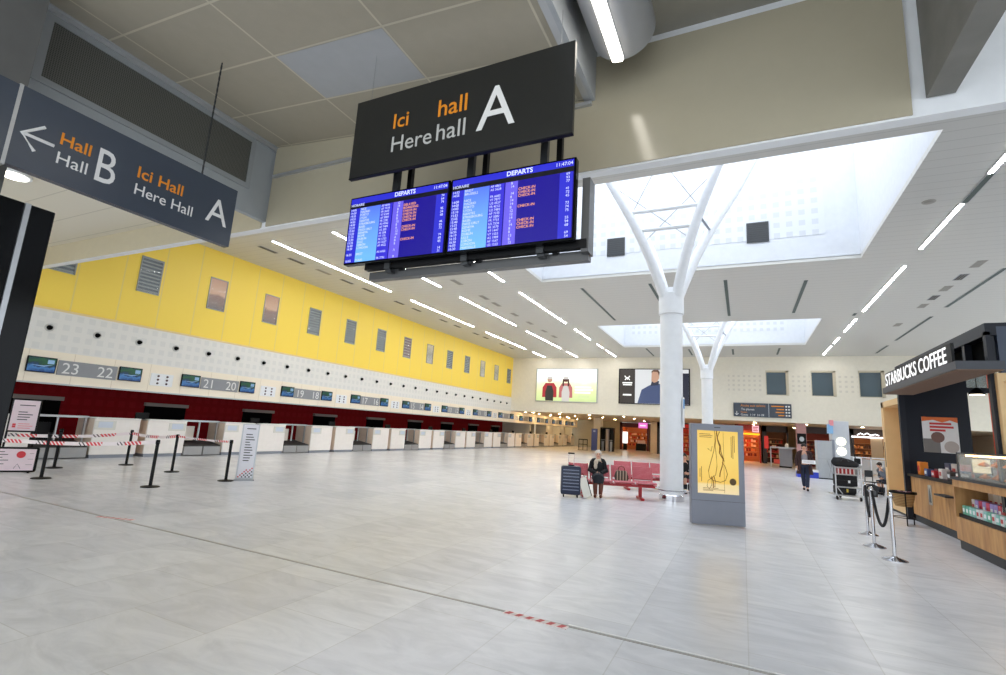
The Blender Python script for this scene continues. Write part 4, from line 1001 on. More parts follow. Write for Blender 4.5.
MB().prismx([(-.05, .03), (.07, .03), (.06, .5), (-.04, .5)], -.10, .09).build('body', mat('bag_white', (232, 228, 216), 0.6), t)
MB().box(.09, .11, -.05, .07, .03, .42).build('dark_side', BLACKM, t)
MB().tube([(-.06, 0, .5), (-.05, 0, .58), (.04, 0, .58), (.05, 0, .5)], .008, 6).build('handle', BLACKM, t)
MB().box(-.09, .10, -.04, .06, .03, .045).build('bottom', BLACKM, t)
p = bp(.25, .22)
t = thing('handbag', 'small striped handbag resting on the red bench seat', 'handbag', (p.x, p.y, .45), BZ)
MB().prism([(-.15, 0), (.15, 0), (.17, .10), (.12, .24), (-.12, .24), (-.17, .10)], -.07, .07).build('body', cellmat('striped_fabric', (74, 60, 50), (176, 160, 140), [('X', .075, .2, 0)], .8), t)
MB().tube([(-.09, 0, .22), (-.07, 0, .32), (.0, 0, .36), (.07, 0, .32), (.09, 0, .22)], .010, 6).build('strap', mat('brown_leather', (112, 62, 44)), t)

# ------------------------------------------------------------------ poster lightbox
t = thing('poster_lightbox', 'grey freestanding lightbox with a glowing yellow string-drawing poster', 'lightbox', (-.455, 10.86, 0), math.atan2(.38, .97))
t.scale = (.97, 1, 1)
MB().box(-.52, .52, 0, .16, .02, 1.93, .012).build('cabinet', mat('lightbox_grey', (128, 132, 144), 0.35), t)
MB().box(-.52, .52, -.004, 0, .46, .465).build('panel_seam', DARKM, t)
MB().box(-.40, .40, -.008, 0, .60, 1.80).build('poster', vgrad('yellow_poster', [(0.0, (250, 226, 176)), (0.14, (250, 224, 160)), (0.17, (252, 206, 92)), (0.6, (255, 216, 104)), (1.0, (252, 208, 92))], 0.55, 'Z', .6, 1.8), t)
SK = mat('string_brown', (146, 98, 34), 0.7, emit=.4)
def strings(pp, r=.006): return MB().tube([(x, -.012, z) for x, z in pp], r, 5).build('drawn_string', SK, t)
strings([(-.06, 1.8), (-.05, 1.6), (-.08, 1.4), (-.14, 1.2), (-.19, 1.02), (-.17, .9), (-.08, .84), (.04, .82), (.14, .86), (.18, .98), (.14, 1.12), (.08, 1.2)])
strings([(-.02, 1.8), (.0, 1.62), (.04, 1.5), (.03, 1.38), (.10, 1.26), (.08, 1.12), (.04, 1.0), (.03, .92)], .010)
strings([(.04, 1.79), (-.01, 1.66), (.05, 1.52), (.06, 1.40), (.12, 1.22)], .009)
strings([(-.03, 1.76), (-.05, 1.5), (-.03, 1.3), (-.02, 1.12), (-.05, .95), (-.12, .90), (-.20, .84), (-.22, .74), (-.18, .68), (-.13, .76), (-.14, .88)], .005)
strings([(-.13, .92), (-.10, .82), (-.10, .70)], .010); strings([(-.09, .94), (-.06, .84), (-.07, .72)], .008)
strings([(-.20, 1.45), (-.13, 1.40), (-.11, 1.5)], .005); strings([(.11, 1.78), (.115, 1.2), (.12, .62)], .003)
MB().cyl((.285, -.008, .84), (.285, -.013, .84), .065, seg=24).build('round_stamp', mat('stamp_brown', (92, 70, 34), .6), t)
lines(t, SK, -.36, (1.73, 1.70, 1.67), (.22, .26, .24), .010, -.011)
lines(t, SK, -.30, (.70, .675, .655), (.3, .42, .2), .008, -.011)
b = MB()
for x, z0, z1 in ((.26, 1.30, 1.70), (.29, 1.28, 1.72), (.32, 1.40, 1.72), (-.33, .82, 1.10), (-.36, .9, 1.06)): b.box(x, x + .010, -.011, -.009, z0, z1)
b.build('side_lettering', SK, t)
MB().box(-.06, .06, -.003, 0, 1.86, 1.875).build('top_mark', DARKM, t)

# ------------------------------------------------------------------ rope posts by the kiosk
RP = [((2.02, 9.75), 'nearest chrome rope post by the coffee kiosk'), ((1.97, 10.80), 'middle chrome rope post by the coffee kiosk'), ((2.14, 12.2), 'farthest chrome rope post by the coffee kiosk')]
for (x, y), l in RP:
    t = thing('rope_post', l, 'rope post', (x, y, 0), 0, 'chrome rope posts')
    MB().lathe([(.165, 0), (.165, .012), (.12, .03), (.05, .05), (.03, .065)], 28).build('base', CHROME, t, True)
    MB().cyl((0, 0, .05), (0, 0, .92), .025, seg=18).build('post', CHROME, t, True)
    MB().lathe([(.03, .90), (.034, .905), (.034, .96), (.026, .975), (.026, .985), (.01, .99)], 18).build('cap', CHROME, t, True)
    MB().tube([(.05 * math.cos(a * PI / 6), .05 * math.sin(a * PI / 6), .93) for a in range(13)], .005, 6).build('hook_ring', CHROME, t, True)
def rope(p, q, sag, l):
    p, q = Vector(p), Vector(q)
    pts = [p.lerp(q, k / 14) + Vector((0, 0, -sag * (1 - (2 * k / 14 - 1) ** 2))) for k in range(15)]
    o = MB().tube(pts, .022, 10).build('barrier_rope', mat('black_rope', (24, 24, 26), .8), None, True)
    tag(o, l, 'rope', 'black barrier ropes')
rope((2.015, 9.81, .92), (1.975, 10.74, .92), .50, 'black rope hanging between the two nearest chrome posts')
rope((1.975, 10.86, .92), (2.13, 12.14, .92), .50, 'black rope hanging between the middle and farthest chrome posts')

# ------------------------------------------------------------------ coffee kiosk
PALEOAK = mat('pale_oak', (226, 190, 138), 0.5, noise=.08, scale=3)
DK = mat('kiosk_dark', (26, 29, 38), 0.4, spec=.3); ORG = mat('orange_red_post', (226, 84, 52), 0.45); PLINTH = mat('kiosk_plinth', (52, 54, 58), 0.6)
t = thing('coffee_kiosk', 'dark coffee kiosk frame with a lettered canopy at right', 'kiosk', (3.6, 13, 0))
Y0, Y1 = -2.5, 2.9
MB().box(.1, 1.36, 2.8, 2.9, 0, 3.5).build('back_panel', NAVY, t)
MB().box(0, .06, Y0, Y0 + .1, 0, 3.62).build('corner_post', DK, t)
MB().box(0, .12, 2.78, 2.9, 0, 3.66).build('corner_post', DK, t)
b = MB().box(0, .14, Y0, Y1, 3.56, 3.70).box(0, .10, Y0, Y1, 3.06, 3.14)
for y in (-2.45, -1.55, -.5, 1.2, 2.8): b.box(.02, .12, y, y + .12, 3.1, 3.6)
b.build('side_frame', DK, t)
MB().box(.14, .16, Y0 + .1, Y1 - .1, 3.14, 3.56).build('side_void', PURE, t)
MB().box(0, 3.0, Y0, Y1, 3.70, 3.76).build('roof_slab', DK, t)
MB().box(.14, 3.0, Y0, Y0 + .1, 2.93, 3.70).build('end_cladding', mat('navy_cladding', (58, 68, 86), .4), t)
MB().box(1.36, 2.6, 2.8, 2.9, 3.12, 3.24).build('transom', NAVY, t)
MB().box(1.78, 1.86, 2.78, 2.9, 0, 3.6).build('orange_post', ORG, t)
MB().box(1.36, 1.76, 2.84, 2.85, 3.24, 3.6).build('high_glass', glassy('tinted_glass', (110, 140, 150), .05, .55), t)
MB().box(1.88, 3.0, 2.8, 2.9, 0, 3.5).build('rear_wall', NAVY, t)
MB().box(.06, 1.6, Y0 + .02, Y0 + .1, 1.67, 2.93).build('wood_end_panel', PALEOAK, t)
MB().box(.05, .12, Y0 - .10, Y0 + .02, 1.67, 2.93).box(.12, 1.6, Y0 - .10, Y0 + .02, 2.80, 2.93).build('wood_surround', PALEOAK, t)
c = MB().box(-.58, 0, -3.05, 1.5, 2.93, 3.06).build('canopy', mat('canopy_grey', (62, 65, 72), .45), t)
MB().box(-.56, -.02, -3.03, 1.48, 2.915, 2.93).build('canopy_soffit', mat('canopy_wood', (120, 92, 72), .5), t)
MB().box(-.52, -.48, -2.72, 1.48, 3.06, 3.40).build('sign_backing', BLACKM, t)
LM = mat('sign_letter_white', (250, 250, 250), .4, emit=1.0)
tx = text('sign_letters', 'STARBUCKS COFFEE', .39, LM, None, ext=.001)
L = max(v.co.x for v in tx.data.vertices); bpy.data.objects.remove(tx)
w1 = text('sign_letters', 'STARBUCKS', .39, LM, t, (-.53, 1.42, 3.10), (PI / 2, 0, -PI / 2), ext=.003, bold=.002, sx=3.95 / L)
w2 = text('sign_letters', 'COFFEE', .39, LM, t, (-.53, 1.42, 3.10), (PI / 2, 0, -PI / 2), ext=.003, bold=.002, sx=3.95 / L)
W2 = max(v.co.x for v in w2.data.vertices); w2.location.y = 1.42 - (L - W2) * 3.95 / L
for x, y, l in ((.75, .3, 'small dark pendant lamp over the kiosk counter'),):
    q = thing('pendant_lamp', l, 'lamp', (4.10, 12.6, 2.78))
    MB().cyl((0, 0, .1), (0, 0, .92), .008, seg=6).build('cord', BLACKM, q)
    MB().lathe([(.13, 0), (.11, .06), (.05, .12), (.02, .14)], 20).build('shade', BLACKM, q, True)
    MB().cyl((0, 0, -.004), (0, 0, .01), .11, seg=18).build('bulb_disc', mat('bulb_glow', (255, 236, 210), emit=8), q)
# wooden cabinet niche at the far end
t = thing('display_cabinet', 'tall oak cabinet niche at the left end of the coffee kiosk', 'cabinet', (3.7, 15.95, 0))
b = MB().box(0, .9, 1.95, 2.2, 0.1, 3.0).box(0, .9, 0, 2.2, 2.84, 3.0).box(0, .9, 0, .04, .1, 3.0).box(0, .9, 0, 2.2, .06, .42)
b.build('carcass', PALEOAK, t)
MB().box(.82, .9, .04, 1.95, .42, 2.84).build('back_board', PALEOAK, t)
MB().box(0.02, .9, 0, 2.2, 0, .08).build('plinth', PLINTH, t)
for z in (.75, 1.25, 1.75): MB().box(.25, .82, .04, .9, z, z + .03).build('shelf', PLINTH, t)
MB().box(-.004, 0, 2.02, 2.10, 1.15, 1.85).build('side_lettering', mat('cabinet_text', (92, 70, 50), .6), t)
cup = thing('white_cup', 'white cup on the shelves of the oak cabinet niche', 'cup', (4.05, 16.15, .78), 0, 'white cups in the oak cabinet')
MB().lathe([(.05, 0), (.075, .05), (.08, .14), (.07, .14), (.06, .04)], 16).build('bowl', WHITE, cup, True)
MB().tube([(.075, 0, .11), (.115, 0, .10), (.115, 0, .05), (.068, 0, .035)], .010, 6).build('handle', WHITE, cup)
for x, y, z in ((4.05, 16.4, .78), (4.05, 16.15, 1.28), (4.05, 16.42, 1.28), (4.08, 16.2, 1.78), (4.08, 16.6, .78)): dup(cup, (x, y, z))
# service counter
t = thing('service_counter', 'oak service counter with a dark top below the navy panel', 'counter', (3.68, 12.75, 0))
MB().box(.02, .72, 0, 2.98, .16, 1.04, .005).build('body', OAK, t)
MB().box(.05, .72, .02, 2.96, 0, .16).build('plinth', PLINTH, t)
MB().box(-.04, .76, -.02, 3.0, 1.04, 1.10, .006).build('worktop', BLACKM, t)
MB().box(-.16, .02, .05, .70, .78, .81).build('side_ledge', PLINTH, t)
MB().box(.012, .02, 1.5, 1.72, .50, .92).build('sticker', mat('sticker_grey', (176, 172, 160), .5), t)
MB().prismx([(1.54, .55), (1.68, .55), (1.66, .72), (1.62, .86), (1.56, .74)], .008, .013).build('sticker_figure', DARKM, t)
t = thing('display_counter', 'oak display counter with glass pastry case at the right edge', 'counter', (3.40, 9.0, 0))
LY = 2.92
MB().box(.03, .9, .02, LY - .02, 0, .16).build('plinth', PLINTH, t)
MB().box(0, .9, 0, LY, .16, .54, .004).build('lower_front', OAK, t)
MB().box(0, .9, LY - .05, LY, .54, 1.18).build('end_board', OAK, t)
MB().box(0, .05, 0, LY - .05, 1.06, 1.18).build('upper_band', OAK, t)
MB().box(.6, .64, 0, LY - .05, .54, 1.18).build('inner_back', mat('copper_board', (164, 100, 58), .4), t)
MB().box(-.02, .92, -.02, LY + .01, 1.18, 1.23, .005).build('worktop', PLINTH, t)
MB().box(.04, .6, 0, LY - .05, .54, .60).build('shelf_floor', BLACKM, t)
g = MB().box(.03, .04, 0, LY - .25, 1.23, 1.64).box(.03, .7, LY - .26, LY - .25, 1.23, 1.64).build('glass_case', GLASS, t)
MB().box(.02, .72, 0, LY - .24, 1.64, 1.66).box(.02, .05, LY - .27, LY - .24, 1.23, 1.66).build('case_frame', PLINTH, t)
MB().box(.06, .7, 0, LY - .28, 1.42, 1.435).build('glass_shelf', GLASS, t)
MB().box(.10, .14, .05, LY - .4, 1.60, 1.63).build('case_light', mat('case_glow', (255, 206, 140), emit=8), t)
q = thing('price_card', 'lit price card in a dark frame on the service counter corner', 'card', (3.85, 11.98, 1.23), math.radians(-30))
MB().box(-.14, .14, 0, .02, .06, .36).build('frame', BLACKM, q); MB().box(-.12, .12, -.004, 0, .09, .33).build('card', mat('card_glow', (255, 236, 190), emit=.9), q); MB().box(-.1, .1, -.02, .1, 0, .06).build('foot', BLACKM, q)
rnd = random.Random(4)
def packet(x, y, z, sx, sy, sz, col, name, label, grp, cat='packet', rz=0.0):
    t = thing(name, label, cat, (x, y, z), rz, grp)
    MB().box(-sx / 2, sx / 2, -sy / 2, sy / 2, 0, sz, min(sx, sz) * .08).build('wrapper', mat('wrap_%d_%d_%d' % col, col, .4), t)
    MB().box(-sx / 2 - .003, -sx / 2, -sy * .3, sy * .3, sz * .3, sz * .7).build('printed_label', WHITE if col[0] < 200 else mat('wrap_red', (190, 40, 46), .4), t)
    return t
packet(3.86, 15.35, 1.10, .16, .2, .30, (232, 130, 30), 'snack_bag', 'orange snack bag at the far end of the service counter', None, 'snack')
for k in range(9):
    col = rnd.choice([(196, 40, 46), (60, 80, 130), (226, 220, 216), (120, 40, 50), (70, 60, 56)])
    packet(3.82 + .12 * (k % 2), 14.75 - .24 * k, 1.10, .14, .2, .14 + .08 * rnd.random(), col, 'biscuit_packet', 'small coloured packet on the dark top of the service counter', 'packets on the service counter')
for k in range(4): packet(4.15, 14.5 - .4 * k, 1.10, .16, .3, .32, rnd.choice([(60, 70, 100), (200, 60, 60), (210, 206, 200)]), 'biscuit_box', 'taller box behind the packets on the service counter', 'boxes behind the packets')
for k in range(16): packet(3.52, 11.72 - .145 * k, .60, .11, .12, .15, rnd.choice([(96, 176, 150), (140, 200, 190), (214, 220, 220)]), 'drink_cup', 'pale green chilled cup in the front row of the open shelf', 'chilled cups on the open shelf', 'cup')
for k in range(16): packet(3.66, 11.72 - .145 * k, .60, .12, .13, .27, rnd.choice([(214, 70, 110), (190, 40, 70), (170, 150, 214), (230, 226, 226)]), 'snack_pack', 'pink or red snack pack behind the chilled cups', 'snack packs on the open shelf')
for k in range(11): packet(3.85, 11.6 - .2 * k, .60, .1, .18, .40, rnd.choice([(240, 232, 220), (226, 206, 186), (206, 60, 60)]), 'sandwich_pack', 'pale sandwich pack at the back of the open shelf', 'sandwich packs on the open shelf', 'sandwich')
for k in range(10):
    for z in (1.23, 1.435):
        q = thing('pastry', 'golden brown pastry in the lit glass case', 'pastry', (3.68 + .06 * (k % 2), 11.35 - .23 * k, z + .001), k * .7, 'pastries in the glass case')
        MB().tube([(-.07, .02, .03), (-.04, -.01, .04), (0, -.02, .045), (.04, -.01, .04), (.07, .02, .03)], [.012, .03, .04, .03, .012], 8).build('crust', mat('pastry_brown', (186, 116, 56), .6), q, True)
        MB().ell((0, -.02, .088), (.03, .02, .008), 8).build('glaze', mat('pastry_glaze', (222, 164, 96), .4), q, True)
q = thing('coffee_machine', 'coffee machine with a pale curved hood behind the glass case', 'coffee machine', (4.6, 12.4, 0))
MB().box(-.3, .3, -.4, .4, 0, 1.1).build('stand', PLINTH, q)
MB().box(-.25, .25, -.35, .35, 1.1, 1.5, .02).build('body', BLACK, q)
MB().tube([(0, -.42, 1.45), (0, -.36, 1.66), (0, -.12, 1.78), (0, .12, 1.78), (0, .36, 1.66), (0, .42, 1.45)], .05, 10).build('hood', mat('hood_pale', (222, 222, 224), .3), q, True)
q = thing('wall_poster', 'white coffee poster with red lettering on the navy kiosk panel', 'poster', (4.37, 15.79, 2.07))
MB().box(-.345, .345, -.012, 0, -.43, .43).build('sheet', mat('poster_white', (232, 226, 222), .5), q)
MB().prism([(-.345, .43), (.345, .43), (.345, .30), (.2, .36), (.05, .30), (-.12, .36), (-.345, .32)], -.016, -.012).build('autumn_band', mat('poster_orange', (226, 108, 40), .5), q)
lines(q, mat('poster_red', (206, 44, 40), .5), -.2, (.27, .19, .11), (.42, .46, .3), .05, -.016, 'red_lettering')
MB().box(-.345, -.02, -.015, -.012, -.43, -.10).build('grey_corner', mat('poster_grey', (120, 112, 106), .5), q)
b = MB().cyl((-.06, -.012, -.06), (-.06, -.018, -.06), .13, seg=20); b.build('cup_print', mat('cup_brown', (120, 84, 72), .5), q)
MB().cyl((.19, -.012, -.28), (.19, -.018, -.28), .14, seg=20).build('cup_print', mat('cup_beige', (186, 170, 160), .5), q)
# snack basket stand
t = thing('basket_stand', 'round black stand with a wicker basket before the service counter', 'stand', (3.25, 14.55, 0))
b = MB()
for k in range(3):
    a = 2 * PI * k / 3 + .5; b.tube([(.30 * math.cos(a), .30 * math.sin(a), 0), (.29 * math.cos(a), .29 * math.sin(a), .70)], .016, 8)
b.build('legs', BLACKM, t)
MB().tube([(.28 * math.cos(a * PI / 12), .28 * math.sin(a * PI / 12), .16) for a in range(25)], .008, 6).build('lower_ring', BLACKM, t)
t.scale = (.75, .75, 1)
MB().lathe([(.34, .68), (.34, .73), (.31, .73), (.31, .68)], 28).build('rim', BLACKM, t, True)
MB().lathe([(.20, .40), (.27, .55), (.30, .70), (.28, .70), (.19, .43)], 24).build('basket', cellmat('wicker', (184, 146, 96), (140, 104, 62), [('Z', .035, .25, 0)], .8), t, True)
MB().lathe([(.28, .66), (.15, .665)], 24).build('liner', mat('liner_dark', (60, 42, 40), .8), t)
for k in range(9):
    a = k * 2.4; r = .05 + .013 * k
    q = thing('wrapped_treat', 'small dark red wrapped treat heaped in the wicker basket', 'treat', (3.25 + r * math.cos(a), 14.55 + r * math.sin(a), .675), a, 'wrapped treats in the basket')
    MB().box(-.05, .05, -.03, .03, 0, .07, .015).build('wrapper', mat('treat_plum', (104, 40, 62), .4) if k % 3 else mat('treat_pale', (206, 190, 190), .4), q); q.scale = (.8, .8, .8)
    for s in (-1, 1): MB().box(s * .05, s * .07, -.02, .02, .02, .05).build('twist', mat('treat_plum', (104, 40, 62)), q)

# ------------------------------------------------------------------ luggage cart and things beyond
CZ = math.radians(9)
t = thing('luggage_cart', 'steel luggage cart carrying black bags near the oak cabinet', 'luggage cart', (2.98, 19.4, 0), CZ)
t.scale = (.98, 1, 1)
b = MB()
for s in (-1, 1):
    b.tube([(s * .36, 0, .12), (s * .36, 0, 1.0)], .02, 8).tube([(s * .36, 0, .14), (s * .32, .85, .14)], .02, 8).tube([(s * .36, 0, 1.0), (s * .34, .25, 1.08)], .02, 8)
for z in (.14, .40, .79, 1.0): b.tube([(-.36, 0, z), (.36, 0, z)], .022, 8)
b.tube([(-.32, .85, .14), (.32, .85, .14)], .02, 8)
for s in (-1, 1): b.tube([(s * .33, 0, .40), (s * .18, 0, .18)], .014, 6)
b.build('frame', ALU, t, True)
MB().box(-.34, .34, .02, .84, .13, .16).build('tray', GREYM, t)
k_ = MB().box(-.34, .34, .0, .24, .98, 1.0).box(-.34, .34, .22, .24, .80, 1.0); k_.build('basket', GREYM, t)
MB().box(-.32, .18, -.026, -.01, .81, .97).build('sign_panel', cellmat('cart_sign', (150, 30, 34), (214, 206, 206), [('X', .11, .2, 0)], .4), t)
MB().cyl((-.34, .25, 1.08), (.34, .25, 1.08), .025, seg=10).build('push_handle', BLACKM, t)
for x, y in ((-.33, .04), (.33, .04), (0, .82)):
    MB().cyl((x - .02, y, .06), (x + .02, y, .06), .06, seg=16).build('wheel', BLACKM, t, True)
def onc(x, y, z): 
    return (2.98 + x * math.cos(CZ) - y * math.sin(CZ), 19.4 + x * math.sin(CZ) + y * math.cos(CZ), z)
BAG = mat('black_bag', (26, 26, 29), .75)
t = thing('suitcase', 'black suitcase standing upright on the luggage cart', 'suitcase', onc(0, .3, .43), CZ)
MB().box(-.29, .29, -.2, .2, 0, .35, .04).build('shell', BAG, t, True); MB().box(.02, .08, -.206, -.198, .10, .18).build('tag', WHITE, t); MB().box(-.29, .29, -.204, .2, .17, .18).build('zip', DARKM, t)
t = thing('suitcase', 'black low case lying on the tray of the luggage cart', 'suitcase', onc(0, .38, .16), CZ)
MB().box(-.26, .26, -.25, .25, 0, .26, .04).build('shell', BAG, t, True); MB().box(-.03, .02, -.258, -.248, .08, .18).build('tag', mat('tag_yellow', (220, 196, 80)), t)
t = thing('duffel_bag', 'black stuffed duffel bag on top of the luggage cart', 'bag', onc(-.02, .12, 1.0), CZ)
t.scale = (.84, .9, .95)
MB().tube([(-.46, 0, .16), (-.38, 0, .17), (-.15, 0, .17), (.15, 0, .14), (.34, 0, .11), (.44, 0, .10)], [.05, .15, .17, .14, .10, .04], 14).build('body', BAG, t, True)
MB().tube([(-.2, -.15, .20), (-.15, -.18, .28), (.0, -.17, .28), (.08, -.14, .20)], .012, 6).build('strap', DARKM, t)
t = thing('backpack', 'dark backpack on the floor right behind the luggage cart', 'backpack', (3.98, 21.9, 0), .5)
MB().prism([(-.25, 0), (.25, 0), (.30, .3), (.42, .48), (.05, .62), (-.22, .55)], -.16, .16).build('body', BAG, t); MB().tube([(-.1, -.17, .55), (-.14, -.2, .35), (-.1, -.17, .1)], .015, 6).build('strap', DARKM, t)
MB().box(-.15, .15, -.2, -.16, .08, .3, .02).build('pocket', DARKM, t); t.scale = (.7, .7, .7)
def cafe_chair(x, y, rz, label):
    t = thing('cafe_chair', label, 'chair', (x, y, 0), rz, 'dark cafe chairs')
    for sx in (-1, 1):
        for sy in (-1, 1): MB().cyl((sx * .19, sy * .19, 0), (sx * .17, sy * .17, .45 if sy < 0 else .86), .014, seg=8).build('leg', BLACKM, t)
    MB().box(-.21, .21, -.21, .21, .44, .47, .01).build('seat', BLACKM, t)
    MB().box(-.18, .18, .16, .18, .62, .86, .005).build('backrest', BLACKM, t)
    return t
cafe_chair(5.0, 23.4, math.radians(-25), 'dark metal chair under the man in the grey sweater')
seated('person in a grey sweater leaning forward, half hidden by the oak cabinet', (4.95, 23.5, 0), math.radians(-55), mat('grey_sweater', (120, 126, 138), .9), mat('dark_trousers', (40, 42, 52), .9), BLACKM, None, False, .55)
cafe_chair(4.25, 22.7, math.radians(40), 'empty dark metal chair behind the rope posts')

# ------------------------------------------------------------------ concourse behind the far wall
def spot(x, y, label):
    t = thing('downlight', label, 'ceiling light', (x, y, 3.05), 0, 'downlights in the low soffit')
    MB().lathe([(.12, 0), (.12, -.012), (.09, -.015)], 14).build('ring', ALU, t, True)
    MB().cyl((0, 0, -.012), (0, 0, -.02), .085, seg=14).build('lamp', mat('warm_glow', (255, 214, 150), emit=190), t)
for i, x in enumerate((-16.4, -14.0, -11.4, -8.6, -5.6, -2.4, .8, 4.0, 7.2)):
    for k, y in enumerate((40.6, 45.0, 50.0)): spot(x, y, 'small warm downlight in the low soffit of the concourse')
for i, x in enumerate((-17.0,)):
    for y in (40.2, 43.5, 46.5, 49.5, 52.5, 55.5): spot(x, y, 'small warm downlight along the far check-in desks')
def pier(x0, x1, y, m, label, d=.6, z1=3.05): struct('wall_pier', MB().box(x0, x1, y, y + d, 0, z1), m, label, 'pier')
for i, y in enumerate((49.6, 53.8)):
    for k in (-.9, .9):
        t = thing('downlight', 'small warm downlight under the cream band over the far desks', 'ceiling light', (-18.15, y + k, 2.35), 0, 'downlights over the far desks')
        MB().lathe([(.10, 0), (.10, -.012), (.08, -.015)], 14).build('ring', ALU, t, True); MB().cyl((0, 0, -.012), (0, 0, -.02), .075, seg=14).build('lamp', mat('desk_glow', (255, 222, 170), emit=90), t)
pier(-13.1, -12.35, 48.2, CREAMWALL, 'cream pier behind the blue panel'); pier(-13.7, -12.35, 57.0, mat('end_wall', (196, 186, 158)), 'cream wall beside the dark red shop')
pier(-8.3, -7.6, 51.8, CREAMWALL, 'cream pier right of the dark red shop'); pier(3.28, 3.86, 39.5, mat('pink_pier', (206, 158, 156), .5), 'pink pier behind the walking person')
t = thing('info_panel', 'tall blue information panel before the cream pier', 'panel', (-12.42, 46.0, 0))
MB().box(-.27, .27, 0, .12, .05, 2.0, .01).build('panel', mat('panel_blue', (70, 84, 150), .4), t); MB().box(-.1, .1, -.006, 0, 1.7, 1.85).build('emblem', mat('emblem_pale', (150, 170, 220)), t); MB().box(-.3, .3, -.1, .2, 0, .05).build('base', GREYM, t)
t = thing('black_booth', 'black glazed booth with a pale pillar core in the concourse', 'booth', (-11.55, 47.2, 0))
MB().box(-.58, .58, .5, .56, 0, 2.15).build('back_panel', BLACKM, t)
for s in (-1, 1): MB().box(s * .58 - .04, s * .58 + .04, 0, .56, 0, 2.15).build('side_frame', BLACKM, t)
MB().box(-.62, .62, 0, .56, 2.05, 2.18).build('head_panel', BLACKM, t); MB().cyl((0, .25, 0), (0, .25, 2.05), .17, seg=18).build('core_pillar', mat('core_grey', (168, 158, 154), .4), t, True)
for s in (-1, 1): MB().box(s * .4 - .1, s * .4 + .1, .1, .3, 0, .9).build('turnstile', GREYM, t)
MB().box(-.56, .56, 0.02, .04, 1.0, 1.05).build('rail', GREYM, t)
t = thing('crowd_barrier', 'small dark barrier frame left of the blue panel', 'barrier', (-13.35, 45.6, 0))
for x in (-.4, 0, .4): MB().cyl((x, 0, 0), (x, 0, 1.0), .03, seg=8).build('post', BLACKM, t)
MB().box(-.42, .42, -.015, .015, .92, 1.0).box(-.42, .42, -.015, .015, .5, .55).build('rail', BLACKM, t); MB().box(-.45, .45, -.2, .2, 0, .03).build('foot', BLACKM, t)

WARMM = {}
def shop(name, label, x0, x1, y, depth, z1, frame, wallc, sign, items, glow, seed):
    t = thing(name, label, 'shop', ((x0 + x1) / 2, y, 0)); w = (x1 - x0) / 2
    MB().box(-w, w, 0, .15, z1 - .5, z1).box(-w, -w + .3, 0, .15, 0, z1).box(w - .12, w, 0, .15, 0, z1).build('shop_front', frame, t)
    MB().box(-w, w, depth, depth + .05, 0, z1).box(-w, -w + .05, .15, depth, 0, z1).box(w - .05, w, .15, depth, 0, z1).build('interior_walls', wallc, t)
    MB().box(-w, w, .15, depth, z1 - .06, z1).build('shop_ceiling', wallc, t)
    r = random.Random(seed)
    for k, z in enumerate((.45, .85, 1.25, 1.65, 2.05)):
        MB().box(-w + .3, w - .2, depth - .45, depth, z - .03, z).build('shelf', mat('shop_shelf', (196, 150, 110), .5), t)
    groups = {}
    for k, z in enumerate((.45, .85, 1.25, 1.65)):
        x = -w + .35
        while x < w - .3:
            ww = .08 + .1 * r.random(); c = r.choice(items); groups.setdefault(c, MB()).box(x, x + ww, depth - .4, depth - .15, z, z + .14 + .16 * r.random()); x += ww + .03
    for c, mb in groups.items(): 
        o = mb.build('shelf_goods', mat('goods_%d_%d_%d' % c, c, .5), t); o['kind'] = 'stuff'
    b = MB()
    for k in range(4): b.box(-w + .5 + k * (2 * w - .9) / 4, -w + .7 + k * (2 * w - .9) / 4, .6, .8, z1 - .09, z1 - .06)
    b.build('shop_lamps', mat('shop_glow_%d' % glow, (255, 196, 130), emit=glow), t)
    return t
RG = [(206, 60, 46), (232, 150, 80), (244, 210, 170), (120, 40, 30), (236, 226, 214), (200, 110, 50)]
s = shop('gift_shop', 'small dark red shop with warm shelves and a pink sign at the far end', -12.3, -9.25, 56.2, 3.6, 2.95, mat('shop_maroon', (92, 18, 30), .4), mat('shop_warm', (206, 140, 90), .6), None, RG, 70, 1)
MB().box(-1.2, -.65, -.04, 0, .7, 1.95).build('lit_panel', mat('panel_glow', (255, 252, 246), emit=1.2), s); MB().box(-1.12, -.72, -.06, .1, 0, .7).build('panel_stand', BLACKM, s)
MB().box(.55, 1.5, -.3, -.2, 2.42, 3.0).build('pink_sign', mat('pink_sign_glow', (236, 120, 206), emit=.9), s)
lines(s, mat('pink_print', (252, 220, 244), emit=1.0), .7, (2.7,), (.62,), .14, -.31, 'sign_lettering')
b = MB().box(.15, 1.2, .5, 1.0, .0, .75).build('sales_table', BLACKM, s); MB().box(.3, 1.1, .55, .9, .75, 1.1).build('sales_display', mat('display_white', (240, 226, 214), .5), s)
s = shop('news_shop', 'red and orange lit shop behind the near column', -7.4, -3.0, 50.0, 3.0, 3.0, mat('shop_black', (28, 20, 20), .4), mat('shop_redwall', (190, 60, 36), .6), None, RG, 60, 2)
MB().box(-1.9, 1.9, -.03, 0, 2.55, 2.9).build('fascia_sign', mat('fascia_red', (196, 40, 30), emit=.5), s)
s = shop('gift_shop', 'bright orange gift shop with a red and yellow sign right of the lightbox', -.6, 1.32, 46.6, 3.2, 3.05, mat('shop_red', (170, 34, 30), .4), mat('shop_warm', (206, 140, 90)), None, RG, 120, 3)
MB().box(-.45, .9, -.04, 0, 2.22, 2.36).build('yellow_strip', mat('strip_yellow', (255, 196, 40), emit=1.2), s); MB().box(.35, .85, -.05, 0, 2.45, 2.98).build('pink_sign', mat('sign_pink', (246, 190, 200), emit=.9), s)
